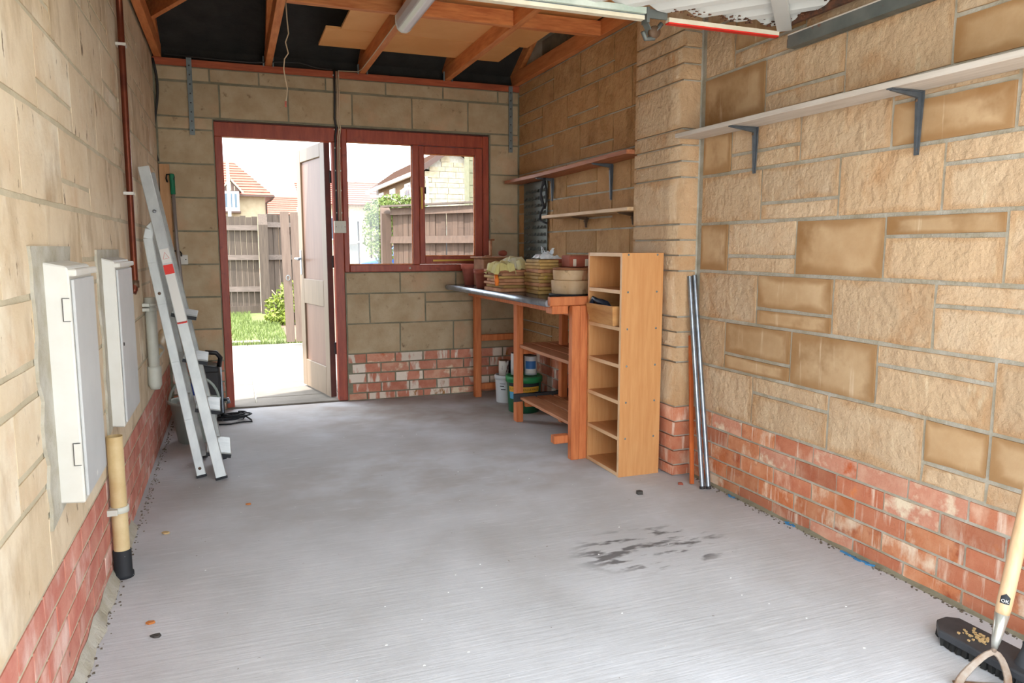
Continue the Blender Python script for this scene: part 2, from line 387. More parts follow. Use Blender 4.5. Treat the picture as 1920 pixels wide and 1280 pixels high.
class B:
    def __init__(s): s.v, s.f, s.sm = [], [], []
    def add(s, vs, fs, smooth=False):
        k = len(s.v)
        s.v += [Vector(v) for v in vs]
        s.f += [[i + k for i in f] for f in fs]
        s.sm += [smooth] * len(fs)
        return s
    def box(s, x0, x1, y0, y1, z0, z1):
        vs = [(x, y, z) for z in (z0, z1) for y in (y0, y1) for x in (x0, x1)]
        return s.add(vs, [(0, 2, 3, 1), (4, 5, 7, 6), (0, 1, 5, 4), (2, 6, 7, 3), (0, 4, 6, 2), (1, 3, 7, 5)])
    def bar(s, p0, p1, w, h, up=(0, 0, 1), w1=None, h1=None):
        p0, p1, up = Vector(p0), Vector(p1), Vector(up)
        d = (p1 - p0).normalized()
        a = d.cross(up)
        if a.length < 1e-4: a = d.cross(Vector((1, 0, 0)))
        a.normalize(); b = a.cross(d)
        w1 = w if w1 is None else w1; h1 = h if h1 is None else h1
        vs = []
        for p, ww, hh in ((p0, w, h), (p1, w1, h1)):
            for i, j in ((-1, -1), (1, -1), (1, 1), (-1, 1)):
                vs.append(p + a * i * ww / 2 + b * j * hh / 2)
        return s.add(vs, [(3, 2, 1, 0), (4, 5, 6, 7), (0, 1, 5, 4), (1, 2, 6, 5), (2, 3, 7, 6), (3, 0, 4, 7)])
    def tube(s, pts, r, n=8, cap=True, closed=False):
        pts = [Vector(p) for p in pts]
        m = len(pts); rs = r if isinstance(r, (list, tuple)) else [r] * m
        k = len(s.v); ref = None
        for i, p in enumerate(pts):
            a = pts[i - 1] if i or closed else p
            b = pts[(i + 1) % m] if i < m - 1 or closed else p
            d = (b - a).normalized()
            if ref is None:
                ref = d.cross(Vector((0, 0, 1)))
                if ref.length < .05: ref = d.cross(Vector((1, 0, 0)))
            ref = (ref - d * ref.dot(d)).normalized(); q = d.cross(ref)
            for j in range(n):
                t = 2 * math.pi * j / n
                s.v.append(p + (ref * math.cos(t) + q * math.sin(t)) * rs[i])
        for i in range(m if closed else m - 1):
            for j in range(n):
                a, b = k + i * n, k + ((i + 1) % m) * n
                s.f.append([a + j, a + (j + 1) % n, b + (j + 1) % n, b + j]); s.sm.append(True)
        if cap and not closed:
            s.f.append([k + j for j in range(n)][::-1]); s.f.append([k + (m - 1) * n + j for j in range(n)]); s.sm += [False] * 2
        return s
    def lathe(s, prof, c, n=24, axis='z', sharp=False):
        c = Vector(c); k = len(s.v); m = len(prof)
        for r, h in prof:
            for j in range(n):
                t = 2 * math.pi * j / n
                a, b = r * math.cos(t), r * math.sin(t)
                s.v.append(c + Vector({'z': (a, b, h), 'x': (h, a, b), 'y': (b, h, a)}[axis]))
        for i in range(m - 1):
            for j in range(n):
                s.f.append([k + i * n + j, k + i * n + (j + 1) % n, k + (i + 1) * n + (j + 1) % n, k + (i + 1) * n + j]); s.sm.append(not sharp)
        return s
    def prism(s, poly, ext):
        n = len(poly); ext = Vector(ext)
        vs = [Vector(p) for p in poly] + [Vector(p) + ext for p in poly]
        fs = [list(range(n))[::-1], list(range(n, 2 * n))] + [(i, (i + 1) % n, n + (i + 1) % n, n + i) for i in range(n)]
        return s.add(vs, fs)
    def quad(s, a, b, c, d): return s.add([a, b, c, d], [(0, 1, 2, 3)])
    def done(s, name, m, parent=None, bevel=0, seg=1, fix=True):
        if parent is not None: org = ORG[parent]
        else:
            lo = [min(v[i] for v in s.v) for i in range(3)]; hi = [max(v[i] for v in s.v) for i in range(3)]
            org = Vector(((lo[0] + hi[0]) / 2, (lo[1] + hi[1]) / 2, lo[2]))
        me = bpy.data.meshes.new(name)
        me.from_pydata([tuple(v - org) for v in s.v], [], s.f)
        me.polygons.foreach_set('use_smooth', s.sm)
        if fix:
            import bmesh
            bm = bmesh.new(); bm.from_mesh(me)
            bmesh.ops.recalc_face_normals(bm, faces=bm.faces); bm.to_mesh(me); bm.free()
        me.materials.append(MATS[m])
        o = link(bpy.data.objects.new(name, me))
        if parent is not None: o.parent = parent
        else: o.location = org
        ORG[o] = org
        if bevel:
            md = o.modifiers.new('bevel', 'BEVEL'); md.width = bevel; md.segments = seg; md.limit_method = 'ANGLE'
        return o

def box(name, m, parent, x0, x1, y0, y1, z0, z1, bevel=0):
    return B().box(x0, x1, y0, y1, z0, z1).done(name, m, parent, bevel)

def text_mesh(name, txt, size, m, parent, place, kind=None):
    """flat lettering as a mesh; place(x, y) -> world point for a point of the text plane (centred)"""
    cu = bpy.data.curves.new(name, 'FONT'); cu.body = txt; cu.size = size
    cu.align_x = 'CENTER'; cu.align_y = 'CENTER'
    cu.resolution_u = 2
    t = link(bpy.data.objects.new(name, cu))
    dg = bpy.context.evaluated_depsgraph_get(); dg.update()
    me0 = t.evaluated_get(dg).to_mesh()
    vs = [place(v.co.x, v.co.y) for v in me0.vertices]
    fs = [list(p.vertices) for p in me0.polygons]
    t.evaluated_get(dg).to_mesh_clear()
    bpy.data.objects.remove(t); bpy.data.curves.remove(cu)
    return B().add(vs, fs).done(name, m, parent, fix=False)

XL, XR, YB, YF = -.441, 2.15, 5.56, .66
Z0, DZ = .357, .2257          # top of the brickwork, height of one stone course
def zc(k): return Z0 + DZ * k

# one masonry unit on a wall: P(u, n, z) -> world, n grows out of the wall
def unit(name, P, u0, u1, z0, z1, m, parent, front=.016, amp=.004, gap=.006, flip=False, nx=None, nz=None, gu=None):
    u0 += gap if gu is None else gu; u1 -= gap if gu is None else gu; z0 += gap; z1 -= gap
    nx = nx or max(2, min(4, round((u1 - u0) / .11))); nz = nz or (2 if z1 - z0 > .1 else 1)
    vs, fs, sm = [], [], []
    R = random.uniform
    for j in range(nz + 1):
        for i in range(nx + 1):
            e = i in (0, nx) or j in (0, nz)
            u = u0 + (u1 - u0) * i / nx; z = z0 + (z1 - z0) * j / nz
            if e: vs.append(P(u + R(-.25, .25) * gap, front * .9 + R(-.3, .3) * amp, z + R(-.25, .25) * gap))
            else: vs.append(P(u + R(-.02, .02), front + R(-1, 1) * amp, z + R(-.02, .02)))
    for j in range(nz):
        for i in range(nx):
            a = j * (nx + 1) + i
            fs.append([a, a + 1, a + nx + 2, a + nx + 1]); sm.append(True)
    ring = [i for i in range(nx)] + [nx + j * (nx + 1) for j in range(nz)] + [nz * (nx + 1) + i for i in range(nx, 0, -1)] + [j * (nx + 1) for j in range(nz, 0, -1)]
    n = len(ring); k = len(vs) + n
    vs += [vs[q] for q in ring]
    for q in ring:
        i, j = q % (nx + 1), q // (nx + 1)
        vs.append(P(u0 + (u1 - u0) * i / nx, -.006, z0 + (z1 - z0) * j / nz))
    for i in range(n):
        fs.append([k - n + i, k + i, k + (i + 1) % n, k - n + (i + 1) % n]); sm.append(False)
    if flip: fs = [f[::-1] for f in fs]
    b = B(); b.add(vs, fs); b.sm = sm
    return b.done(name, m, parent, fix=False)

# ================================================================ the shell
def struct(o): o['kind'] = 'structure'; return o

struct(box('floor', 'floor_concrete', None, XL - .1, XR + .1, .25, YB + .005, -.06, 0))

def side_wall(name, x0, x1, m):
    poly = [(x0, YF - .1, 0), (x0, YB + .1, 0), (x0, YB + .1, 2.44), (x0, 3.1, 3.74), (x0, YF - .1, 2.44)]
    return struct(B().prism(poly, (x1 - x0, 0, 0)).done(name, m))
wall_right = side_wall('wall_right', XR, XR + .1, 'mortar')
wall_left = side_wall('wall_left', XL - .1, XL, 'mortar_left')
wall_back = struct(B().box(XL, -.082, YB, YB + .1, 0, 2.385).box(1.902, XR, YB, YB + .1, 0, 2.385)
                   .box(.772, 1.902, YB, YB + .1, 0, .966).box(-.082, 1.902, YB, YB + .1, 2.012, 2.385).done('wall_back', 'mortar_back'))
struct(B().box(XL, -.2, YF - .1, YF, 0, 2.44).box(1.98, XR, YF - .1, YF, 0, 2.44).box(-.2, 1.98, YF - .1, YF, 2.12, 2.44).done('wall_front', 'mortar'))
struct(box('trim_1', 'door_edge', None, -.078, 1.898, YB + .022, YB + .1, 2.003, 2.011))['label'] = 'dark lintel edge above door and window frame'

# --- right wall, from the brick pier to the garage opening
PR = lambda u, n, z: (XR - n, u, z)
def course(P, bounds, k, splits, smooth, m, msm, parent, front, amp, gap, flip, z1=None, gu=None):
    za, zb = zc(k), z1 or zc(k + 1)
    for i in range(len(bounds) - 1):
        a, b = sorted((bounds[i], bounds[i + 1]))
        s = splits.get(i)
        pieces = [(za, zb, '')]
        if s == 'lo': pieces = [(za, za + .075, 'lo'), (za + .075, zb, 'hi')]
        if s == 'up': pieces = [(za, zb - .075, 'lo'), (zb - .075, zb, 'hi')]
        for (p, q, w) in pieces:
            sm = i in smooth or (str(i) + w) in smooth
            unit('stone', P, a, b, p, q, msm if sm else m, parent, front, amp * (.25 if sm else 1), gap, flip, gu=gu)
EV, OD = [3.088, 2.655, 2.215, 1.775, 1.335, .895, YF], [3.088, 2.87, 2.43, 1.99, 1.55, 1.11, YF]
ruleset = {0: ([3.088, 2.66, 2.21, 1.78, 1.55, 1.11, YF], {1: 'up', 3: 'lo', 4: 'lo'}, {'3hi', '4hi'}),
           1: (OD, {1: 'lo', 3: 'up'}, {1, 2}),
           2: (EV, {1: 'lo', 3: 'up', 5: 'lo'}, {1}),
           3: (OD, {1: 'lo', 3: 'up'}, {0, 2, '3hi'}),
           4: (EV, {1: 'lo', 3: 'up', 5: 'lo'}, {}),
           5: (OD, {1: 'lo', 3: 'up'}, {0, '3lo'}),
           6: (EV, {1: 'lo', 3: 'up', 5: 'lo'}, {0, '3lo'}),
           7: (OD, {1: 'lo', 3: 'up'}, {'1hi'}),
           8: (EV, {1: 'lo', 3: 'up'}, {})}
for k, (bd, sp, smo) in ruleset.items():
    course(PR, bd, k, sp, smo, 'stone_rough', 'stone_smooth', wall_right, .008, .004, .0075, True)
# --- right wall, the recess beyond the pier
RE, RO = [5.545, 4.88, 4.45, 4.0, 3.555], [5.545, 5.08, 4.65, 4.20, 3.78, 3.555]
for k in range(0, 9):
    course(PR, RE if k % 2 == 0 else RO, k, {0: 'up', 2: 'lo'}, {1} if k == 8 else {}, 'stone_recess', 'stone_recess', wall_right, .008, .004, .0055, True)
for k in range(9, 12):
    course(PR, [b for b in (RE if k % 2 == 0 else RO) if b < 5.6 - (zc(k + 1) - 2.46) / .53], k, {1: 'lo'}, {}, 'gable_stone', 'gable_stone', wall_right, .014, .005, .006, True)
# --- the pier: every stone wraps the corner
box('pier_core', 'mortar', wall_right, 2.046, XR, 3.121, 3.549, 0, 2.39)
def PP(u, n, z):
    if abs(u - .43) < .05: return (2.04 - n, 3.115 - n, z)
    if u < .44: return (2.04 - n, 3.555 - u, z)
    return (2.04 + u - .44, 3.115 - n, z)
def wrap(z0, z1, m, name='stone'):
    unit(name, PP, 0, .538, z0, z1, m, wall_right, .006, .002, .0045, False, nx=5)
for k in range(9):
    if k % 2 == 0: wrap(zc(k), zc(k + 1), 'stone_rough')
    else:
        for t in range(3): wrap(zc(k) + DZ / 3 * t, zc(k) + DZ / 3 * (t + 1), 'stone_rough')
for r in range(5):
    wrap(max(.001, Z0 - .075 * (r + 1)), Z0 - .075 * r, 'brick_red', 'brick')
# --- bricks
def bricks(P, parent, a, b, ph, mats, flip, front=.006, gap=.0055, pitch=.2245, amp=.0018):
    for r in range(5):
        z1 = Z0 - .075 * r; z0 = max(.001, z1 - .075)
        p = ph[r % 2]
        u = p - math.ceil((p - a) / pitch) * pitch
        while u < b:
            x0, x1 = max(a, u), min(b, u + pitch)
            if x1 - x0 > .03:
                unit('brick', P, x0, x1, z0, z1, random.choice(mats), parent, front, amp, gap, flip, nx=2, nz=1)
            u += pitch
bricks(PR, wall_right, YF, 3.113, (2.95, 2.822), ['brick_red'] * 4 + ['brick_orange'] * 3 + ['brick_pale'], True)
bricks(PR, wall_right, 3.557, 5.55, (2.95, 2.822), ['brick_red', 'brick_back', 'brick_pale'], True)
PB = lambda u, n, z: (u, YB - n, z)
bricks(PB, wall_back, .775, XR - .012, (.914, 1.022), ['brick_back'] * 4 + ['brick_pale'], False, pitch=.2185)
bricks(PB, wall_back, XL + .012, -.084, (-.2, -.3), ['brick_back', 'brick_red'], False)
PL = lambda u, n, z: (XL + n, u, z)
bricks(PL, wall_left, YF, 5.55, (2.1, 2.21), ['brick_left'], False, front=.003, gap=.0055)
# --- left wall, limewashed, flush pointing
for k in range(9):
    off = 1.98 if k % 2 == 0 else 2.20
    bd = [YF] + [off + .44 * i for i in range(-3, 8) if YF + .1 < off + .44 * i < 5.45] + [5.548]
    sp = {i: ('lo' if (i + k) % 4 < 2 else 'up') for i in range(len(bd)) if (i + k // 2) % 3 == 0}
    course(PL, bd, k, sp, {}, 'stone_left', 'stone_left', wall_left, .003, .0008, .0075, False, gu=.0025)
# --- back wall
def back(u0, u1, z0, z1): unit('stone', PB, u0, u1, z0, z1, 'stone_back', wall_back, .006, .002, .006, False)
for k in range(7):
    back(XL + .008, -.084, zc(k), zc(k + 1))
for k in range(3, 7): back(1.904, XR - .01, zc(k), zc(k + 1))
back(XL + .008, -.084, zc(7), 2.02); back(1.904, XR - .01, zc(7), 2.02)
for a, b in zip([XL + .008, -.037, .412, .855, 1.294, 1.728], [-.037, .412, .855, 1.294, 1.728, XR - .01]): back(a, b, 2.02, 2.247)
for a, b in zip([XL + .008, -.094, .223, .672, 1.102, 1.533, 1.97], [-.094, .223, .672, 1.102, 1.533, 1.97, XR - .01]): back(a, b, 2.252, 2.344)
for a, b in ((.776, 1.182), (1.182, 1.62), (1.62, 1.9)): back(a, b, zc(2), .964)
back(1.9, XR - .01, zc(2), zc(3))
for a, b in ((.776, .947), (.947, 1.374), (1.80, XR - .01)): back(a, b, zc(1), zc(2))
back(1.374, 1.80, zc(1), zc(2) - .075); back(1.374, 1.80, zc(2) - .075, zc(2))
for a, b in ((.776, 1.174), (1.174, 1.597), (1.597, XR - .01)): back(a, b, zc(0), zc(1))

# --- roof: black felt on both slopes, seen from below
ZF = lambda y: 2.50 + .53 * (5.6 - y) if y > 3.1 else 3.825 - .53 * (3.1 - y)
def roof_slab():
    b = B()
    for (ya, yb) in ((5.95, 3.1), (3.1, -.12)):  # unseen front eave lengthened to keep high sky light off the near floor
        n = 16
        for i in range(n):
            p, q = ya + (yb - ya) * i / n, ya + (yb - ya) * (i + 1) / n
            b.prism([(XL - .15, p, ZF(p)), (XL - .15, q, ZF(q)), (XL - .15, q, ZF(q) + .06), (XL - .15, p, ZF(p) + .06)], (XR - XL + .3, 0, 0))
    b.box(XL - .1, XR + .1, YB + .082, YB + .10, 2.386, 2.60)
    return b.done('ceiling', 'felt')
struct(roof_slab())
TX = {'left': -.405, 'a': .29, 'b': .935, 'c': 1.57, 'right': 2.122}
for key, x in TX.items():
    lab = {'left': 'orange-stained roof truss along the left wall', 'a': 'roof truss with split orange tie nearest the hanging string',
           'b': 'roof truss whose tie carries the fluorescent light', 'c': 'orange roof truss between the light and the right wall',
           'right': 'orange roof truss tight against the right wall'}[key]
    t = thing('roof_truss', lab, 'truss', (x, 3.1, 2.39), 'roof trusses')
    box('tie_beam', 'timber', t, x - .022, x + .022, .66, 5.60, 2.392, 2.487, .002)
    for s in (1, -1):
        ya, yb = (5.62, 3.12) if s > 0 else (.5, 3.08)
        B().bar((x, ya, ZF(ya) - .045), (x, yb, ZF(yb) - .045), .036, .085).done('rafter', 'timber', t)
    for px in (-.032, .032):
        if key in 'abc': B().box(x + px - .004, x + px + .004, 5.53, 5.558, 2.385, 2.45).done('truss_clip', 'galv', t)
struct(box('trim_2', 'plate_red', None, XL + .004, XR - .004, YB - .018, YB + .08, 2.346, 2.391, .002))['label'] = 'reddish wall plate on top of the back wall'
for i, (a, b) in enumerate(((.315, .912), (.958, 1.547), (1.593, 2.099))):
    o = box('timber_noggin', 'timber_x', None, a, b, 4.09, 4.135, 2.392, 2.475, .002)
    tag(o, ['orange cross timber between the hanging string and the light', 'orange cross timber in the middle, right of the light', 'orange cross timber ending at the right wall'][i], 'noggin', 'cross timbers between the trusses')
LB = [(.60, 1.875, 4.848, 5.27), (.69, 1.93, 4.45, 4.842), (.98, 2.09, 4.03, 4.444), (.98, 2.09, 3.61, 4.024), (.98, 2.09, 3.19, 3.604)]
LL = ['hardboard loft panel farthest back, nearest the back wall', 'second hardboard loft panel from the back wall, notched left end', 'third hardboard loft panel, above the cross timber',
      'fourth loft panel, just past the cross timber towards the white door', 'nearest loft panel, partly above the white garage door edge']
for (a, b, c, d), lb in zip(LB, LL):
    tag(box('loft_panel', 'hardboard', None, a, b, c, d, 2.488, 2.503), lb, 'panel', 'hardboard panels on the roof ties')
tag(B().bar((-.42, 5.1, 2.54), (.30, 3.55, 2.54), .03, .1).done('brace_board', 'timber'), 'brown diagonal brace board at top left on the trusses', 'brace')

# strips and cables on the back wall
def strap(x, z0, z1, lab):
    t = thing('restraint_strap', lab, 'strap', (x, YB - .02, z0), 'galvanised restraint straps')
    B().box(x - .016, x + .016, YB - .024, YB - .020, z0, z1).done('strap_plate', 'galv', t)
    b = B()
    for i in range(int((z1 - z0) / .06)):
        b.lathe([(0, 0), (.005, 0), (.005, -.0008), (0, -.0008)], (x, YB - .0242, z0 + .03 + i * .06), 8, 'y')
    b.done('nail_holes', 'cable_dark', t)['kind'] = 'stuff'
strap(-.215, 1.90, 2.40, 'grey perforated steel strap left of the doorway')
strap(2.07, 1.885, 2.385, 'grey perforated steel strap right of the window')
c = thing('cable_run', 'dark conduit and two pale cables down to the switch', 'cable', (.74, YB - .03, 1.34))
zz = [(.745, 2.39), (.744, 2.2), (.738, 2.06), (.752, 2.0), (.742, 1.94), (.738, 1.7), (.738, 1.34)]
yo = lambda z: YB - .026 if z > 2.01 else YB - .002
B().tube([(x - .012, yo(z), z) for x, z in zz], .0075).done('dark_conduit', 'cable_dark', c)
B().tube([(x + .006, yo(z), z) for x, z in zz], .004).done('pale_cable', 'cable_pale', c)
B().tube([(x + .018, yo(z), z) for x, z in zz], .004).done('pale_cable', 'cable_pale', c)
for z in (2.36, 1.99, 1.86, 1.7, 1.56, 1.40):
    for a in (.722, .759): box('cable_clip', 'pvc_grey', c, a, a + .005, yo(z) - .008, yo(z), z - .005, z + .005)
tag(B().tube([(-.432 + .02 * math.sin(i * .5), YB - .024, 2.38 - .66 * i / 12) for i in range(13)], .008).done('black_cable', 'cable_dark'), 'black cable running down the back left corner', 'cable')
tag(B().tube([(-.36, 5.53, 2.41), (0, 5.53, 2.40), (.2, 5.52, 2.398), (.36, 5.53, 2.42), (.5, 5.53, 2.425), (.62, 5.53, 2.40), (.72, 5.535, 2.398)], .005).done('slack_cable', 'cable_dark'), 'dark slack cable lying along the reddish wall plate', 'cable')
tag(B().tube([(.76, 5.536, 2.394), (.90, 5.536, 2.398), (.905, 5.40, 2.386), (.908, 4.9, 2.384), (.91, 4.3, 2.387), (.92, 4.1, 2.384)], .0035).done('light_cable', 'cable_pale'), 'thin pale cable clipped under the tie, feeding the light', 'cable')
pts = [(.318, 4.2, 2.44), (.322, 4.2, 2.33), (.327, 4.2, 2.26), (.31, 4.2, 2.215), (.322, 4.2, 2.16), (.302, 4.2, 2.13), (.296, 4.2, 2.08), (.302, 4.2, 2.03), (.311, 4.2, 1.98), (.307, 4.2, 1.94), (.300, 4.2, 1.91)]
t = thing('pull_string', 'frayed string hanging from the roof in front of the lintel', 'string', (.3, 4.2, 1.9))
B().tube(pts, .0035, 6).done('string', 'cord_string', t)
B().tube([(.300, 4.2, 1.915), (.299, 4.2, 1.885)], .0055, 6).done('knot', 'terracotta_pink', t)

# fluorescent light under the second tie
t = thing('batten_light', 'long clear-covered fluorescent light under the roof tie', 'light', (.925, 3.5, 2.30))
box('spine', 'box_white', t, .900, .950, 2.95, 4.125, 2.365, 2.392)
pr_ = [(-.046, 2.392), (-.046, 2.35), (-.036, 2.318), (-.014, 2.302), (.014, 2.302), (.036, 2.318), (.046, 2.35), (.046, 2.392)]
B().prism([(.925 + a, 2.96, z) for a, z in pr_], (0, 1.15, 0)).done('diffuser', 'lamp_acrylic', t, .004)
B().prism([(.925 + a * 1.03, 4.11, z - .0005) for a, z in pr_], (0, .022, 0)).done('end_cap', 'white_metal', t, .004)

# ================================================================ back door and window
fr = tag(thing('door_1', 'reddish-brown timber frame of the back doorway', None, (.35, YB + .05, 0)), kind='structure')
yf, yk = YB + .012, YB + .085
box('frame_jamb', 'frame_red', fr, -.082, -.030, yf, yk, 0, 1.905, .004)
box('frame_jamb', 'frame_red', fr, .704, .772, yf - .006, yk, 0, 1.905, .004)
box('frame_head', 'frame_red', fr, -.082, .772, yf, yk, 1.905, 2.002, .004)
box('threshold', 'slab', fr, -.082, .772, YB + .006, YB + .13, -.02, .012, .004)
for z in (.35, 1.0, 1.62):
    B().box(.690, .704, YB + .08, YB + .092, z, z + .09).done('hinge', 'cable_dark', fr)
hx, hy = .700, 5.672
ex, ey = .556, 6.352
D = Vector((ex - hx, ey - hy, 0)); W = D.length; D.normalize(); N = Vector((-D.y, D.x, 0))    # N points to the room's left
if N.x > 0: N = -N
def LP(u, n, z): return Vector((hx, hy, 0)) + D * u + N * n + Vector((0, 0, z))
leaf = tag(thing('door_leaf', 'open beige two-panel door with dark edge, swung outwards', 'door', (hx, hy, .015)))
def lbox(name, m, u0, u1, n0, n1, z0, z1, bev=.003, par=None):
    vs = [LP(u, n, z) for z in (z0, z1) for n in (n0, n1) for u in (u0, u1)]
    return B().add(vs, [(0, 2, 3, 1), (4, 5, 7, 6), (0, 1, 5, 4), (2, 6, 7, 3), (0, 4, 6, 2), (1, 3, 7, 5)]).done(name, m, par or leaf, bev)
lbox('stile', 'door_paint', .004, .105, 0, .042, .018, 1.92)
lbox('stile', 'door_paint', W - .10, W, 0, .042, .018, 1.92)
for a, b in ((.018, .24), (.70, .90), (1.82, 1.92)): lbox('rail', 'door_paint', .105, W - .10, 0, .042, a, b)
lbox('door_panel', 'door_panel', .10, W - .095, .012, .028, .235, .705, .001)
lbox('door_panel', 'door_panel', .10, W - .095, .012, .028, .895, 1.825, .001)
lbox('door_edge', 'door_edge', 0, .005, -.001, .041, .018, 1.92, .001)
pl = lbox('handle_plate', 'steel', W - .065, W - .03, .042, .047, .93, 1.13)
B().tube([LP(W - .047, .044, 1.06), LP(W - .047, .085, 1.06), LP(W - .05, .09, 1.06), LP(W - .15, .09, 1.055)], .009).done('lever_handle', 'steel', pl)

wd = tag(thing('window_1', 'red-brown framed garage window, right of the back door', None, (1.34, YB + .05, .966)), kind='structure')
box('frame_side', 'frame_red', wd, .774, .812, yf, yk, .966, 2.002, .004)
box('frame_side', 'frame_red', wd, 1.852, 1.900, yf, yk, .966, 2.002, .004)
box('frame_head', 'frame_red', wd, .812, 1.852, yf, yk, 1.912, 2.002, .004)
box('frame_sill', 'frame_red', wd, .812, 1.852, yf - .012, yk, .968, 1.020, .004)
box('mullion', 'frame_red', wd, 1.296, 1.344, yf, yk, 1.020, 1.912, .004)
s = box('casement', 'frame_red', wd, 1.346, 1.388, yf + .004, yk - .01, 1.024, 1.908, .004)
for a in ((1.790, 1.850, 1.024, 1.908), (1.388, 1.790, 1.024, 1.083), (1.388, 1.790, 1.853, 1.908)):
    box('casement', 'frame_red', wd, a[0], a[1], yf + .004, yk - .01, a[2], a[3], .004)
for a in ((.812, 1.296, 1.020, 1.912), (1.388, 1.790, 1.083, 1.853)):
    box('pane', 'window_glass', wd, a[0], a[1], YB + .05, YB + .054, a[2], a[3])
    x0, x1, z0, z1 = a
    B().box(x0, x1, YB + .036, YB + .050, z0, z0 + .008).box(x0, x1, YB + .036, YB + .050, z1 - .006, z1).box(x1 - .006, x1, YB + .036, YB + .050, z0, z1).box(x0, x0 + .004, YB + .036, YB + .050, z0, z1).done('putty', 'timber', wd)
B().box(1.356, 1.370, yf - .010, yf + .004, 1.44, 1.60).box(1.350, 1.362, yf - .022, yf - .010, 1.56, 1.60).done('casement_fastener', 'brass', wd)
B().bar((1.44, yf - .012, 1.050), (1.86, yf - .02, 1.056), .016, .014).done('casement_stay', 'brass', wd)
for x in (1.26, 1.72): B().lathe([(0, -.012), (.007, -.010), (.009, 0), (.009, .003)], (x, yf - .012, .995 if x < 1.5 else .985), 10, 'y').done('knob', 'pvc_grey', wd)

sw = thing('switch_box', 'ivory double switch box on the red door post', 'switch', (.745, YB - .02, 1.254))
box('back_box', 'socket_ivory', sw, .703, .787, YB - .030, YB + .006, 1.254, 1.342, .004)
pl = box('face_plate', 'socket_ivory', sw, .704, .786, YB - .037, YB - .030, 1.255, 1.341, .003)
for x in (.735, .757): B().box(x - .006, x + .006, YB - .042, YB - .037, 1.286, 1.310).done('rocker', 'pvc_grey', pl)
for x in (.714, .777): B().lathe([(0, -.002), (.003, -.002), (.003, 0)], (x, YB - .0372, 1.298), 8, 'y').done('screw', 'brown_metal', pl)

# ================================================================ open garage door overhead
gd = thing('garage_door', 'open white ribbed up-and-over garage door overhead', 'garage door', (.88, 1.6, 1.99))
def TZ(y): return 2.014 + .05 * (2.53 - y)
def ribbed():
    # flutes run diagonally across the panel
    b = B()
    s = 1 / math.sqrt(2); n0, n1 = -1.5, 3.0
    k = 0; step = .04; vs = []; fs = []
    prof = [0, .022, .024, .004]
    x0, x1, y0, y1 = -.36, 2.09, .50, 2.515
    import bmesh
    bm = bmesh.new()
    cs = [i * step for i in range(-10, 190)]
    rows = []
    for i, c in enumerate(cs):
        # line x + y = c, clipped generously; later bisected to the rectangle
        h = prof[i % 4]
        rows.append([bm.verts.new((x0 - .2, c - (x0 - .2), h)), bm.verts.new((x1 + .2, c - (x1 + .2), h))])
    for i in range(len(rows) - 1):
        bm.faces.new((rows[i][0], rows[i][1], rows[i + 1][1], rows[i + 1][0]))
    for co, no in (((x0, 0, 0), (-1, 0, 0)), ((x1, 0, 0), (1, 0, 0)), ((0, y0, 0), (0, -1, 0)), ((0, y1, 0), (0, 1, 0))):
        bmesh.ops.bisect_plane(bm, geom=bm.verts[:] + bm.edges[:] + bm.faces[:], plane_co=co, plane_no=no, clear_outer=True)
    bm.verts.index_update()
    vs = [(v.co.x, v.co.y, TZ(v.co.y) + .004 + v.co.z) for v in bm.verts]
    fs = [[v.index for v in f.verts] for f in bm.faces]
    bm.free()
    return B().add(vs, fs)
ribbed().done('door_panel', 'door_white', gd)['kind'] = 'stuff'
box('edge_rail', 'door_cream', gd, -.36, 1.47, 2.512, 2.540, 1.986, 2.000)
box('edge_rail', 'door_green', gd, -.36, 1.47, 2.500, 2.514, 2.004, 2.026)
box('edge_channel', 'galv', gd, -.36, 1.47, 2.516, 2.528, 1.998, 2.012)
box('edge_rail', 'door_cream', gd, 1.575, 2.085, 2.512, 2.536, 1.988, 2.004)
box('edge_strip', 'red_paint', gd, 1.575, 2.085, 2.514, 2.538, 1.983, 1.988)
B().bar((2.10, 2.50, 2.012), (1.10, 1.45, 2.06), .055, .02).done('brace_bar', 'door_white', gd)
box('side_rail', 'rust', gd, 2.090, 2.105, .5, 2.50, 2.015, 2.040)
br = B().box(1.475, 1.487, 2.505, 2.545, 1.975, 2.03).box(1.475, 1.575, 2.525, 2.532, 1.998, 2.03).bar((1.48, 2.55, 2.01), (1.53, 2.56, 1.94), .03, .004).done('latch_bracket', 'track_steel', gd)
B().tube([(1.485, 2.55, 1.955), (1.50, 2.555, 1.93), (1.535, 2.555, 1.935), (1.545, 2.55, 1.965), (1.565, 2.55, 1.99)], .009).done('latch_lever', 'track_steel', br)
B().lathe([(0, -.01), (.022, -.01), (.024, 0), (.022, .01), (0, .01)], (1.535, 2.552, 1.957), 14, 'y').done('roller', 'brown_metal', br)
Q = random.Random(9); b = B()
for i in range(120):
    if i < 75: x, y = Q.uniform(1.57, 2.08), 2.50 + Q.uniform(-.03, .012)
    else: x, y = Q.uniform(2.06, 2.1), Q.uniform(1.9, 2.5)
    s = Q.uniform(.002, .008); z = TZ(y) + Q.uniform(-.006, .012)
    b.prism([(x - s, y - s * .6, z), (x + s, y - s * Q.uniform(.2, 1), z), (x + s * .6, y + s * .7, z + s * .4), (x - s * .4, y + s, z)], (0, 0, s * Q.uniform(.3, .9)))
b.done('dirt_flakes', 'rust', gd)['kind'] = 'stuff'
tr = thing('door_track', 'grey steel door track along top of the right wall', 'track', (2.12, 1.5, 1.93))
box('track_channel', 'track_steel', tr, 2.096, 2.101, .66, 2.475, 1.935, 1.978)
box('track_channel', 'shelf_grey', tr, 2.096, 2.132, .66, 2.475, 1.978, 1.983)
box('track_channel', 'track_steel', tr, 2.096, 2.132, .66, 2.475, 1.930, 1.935)
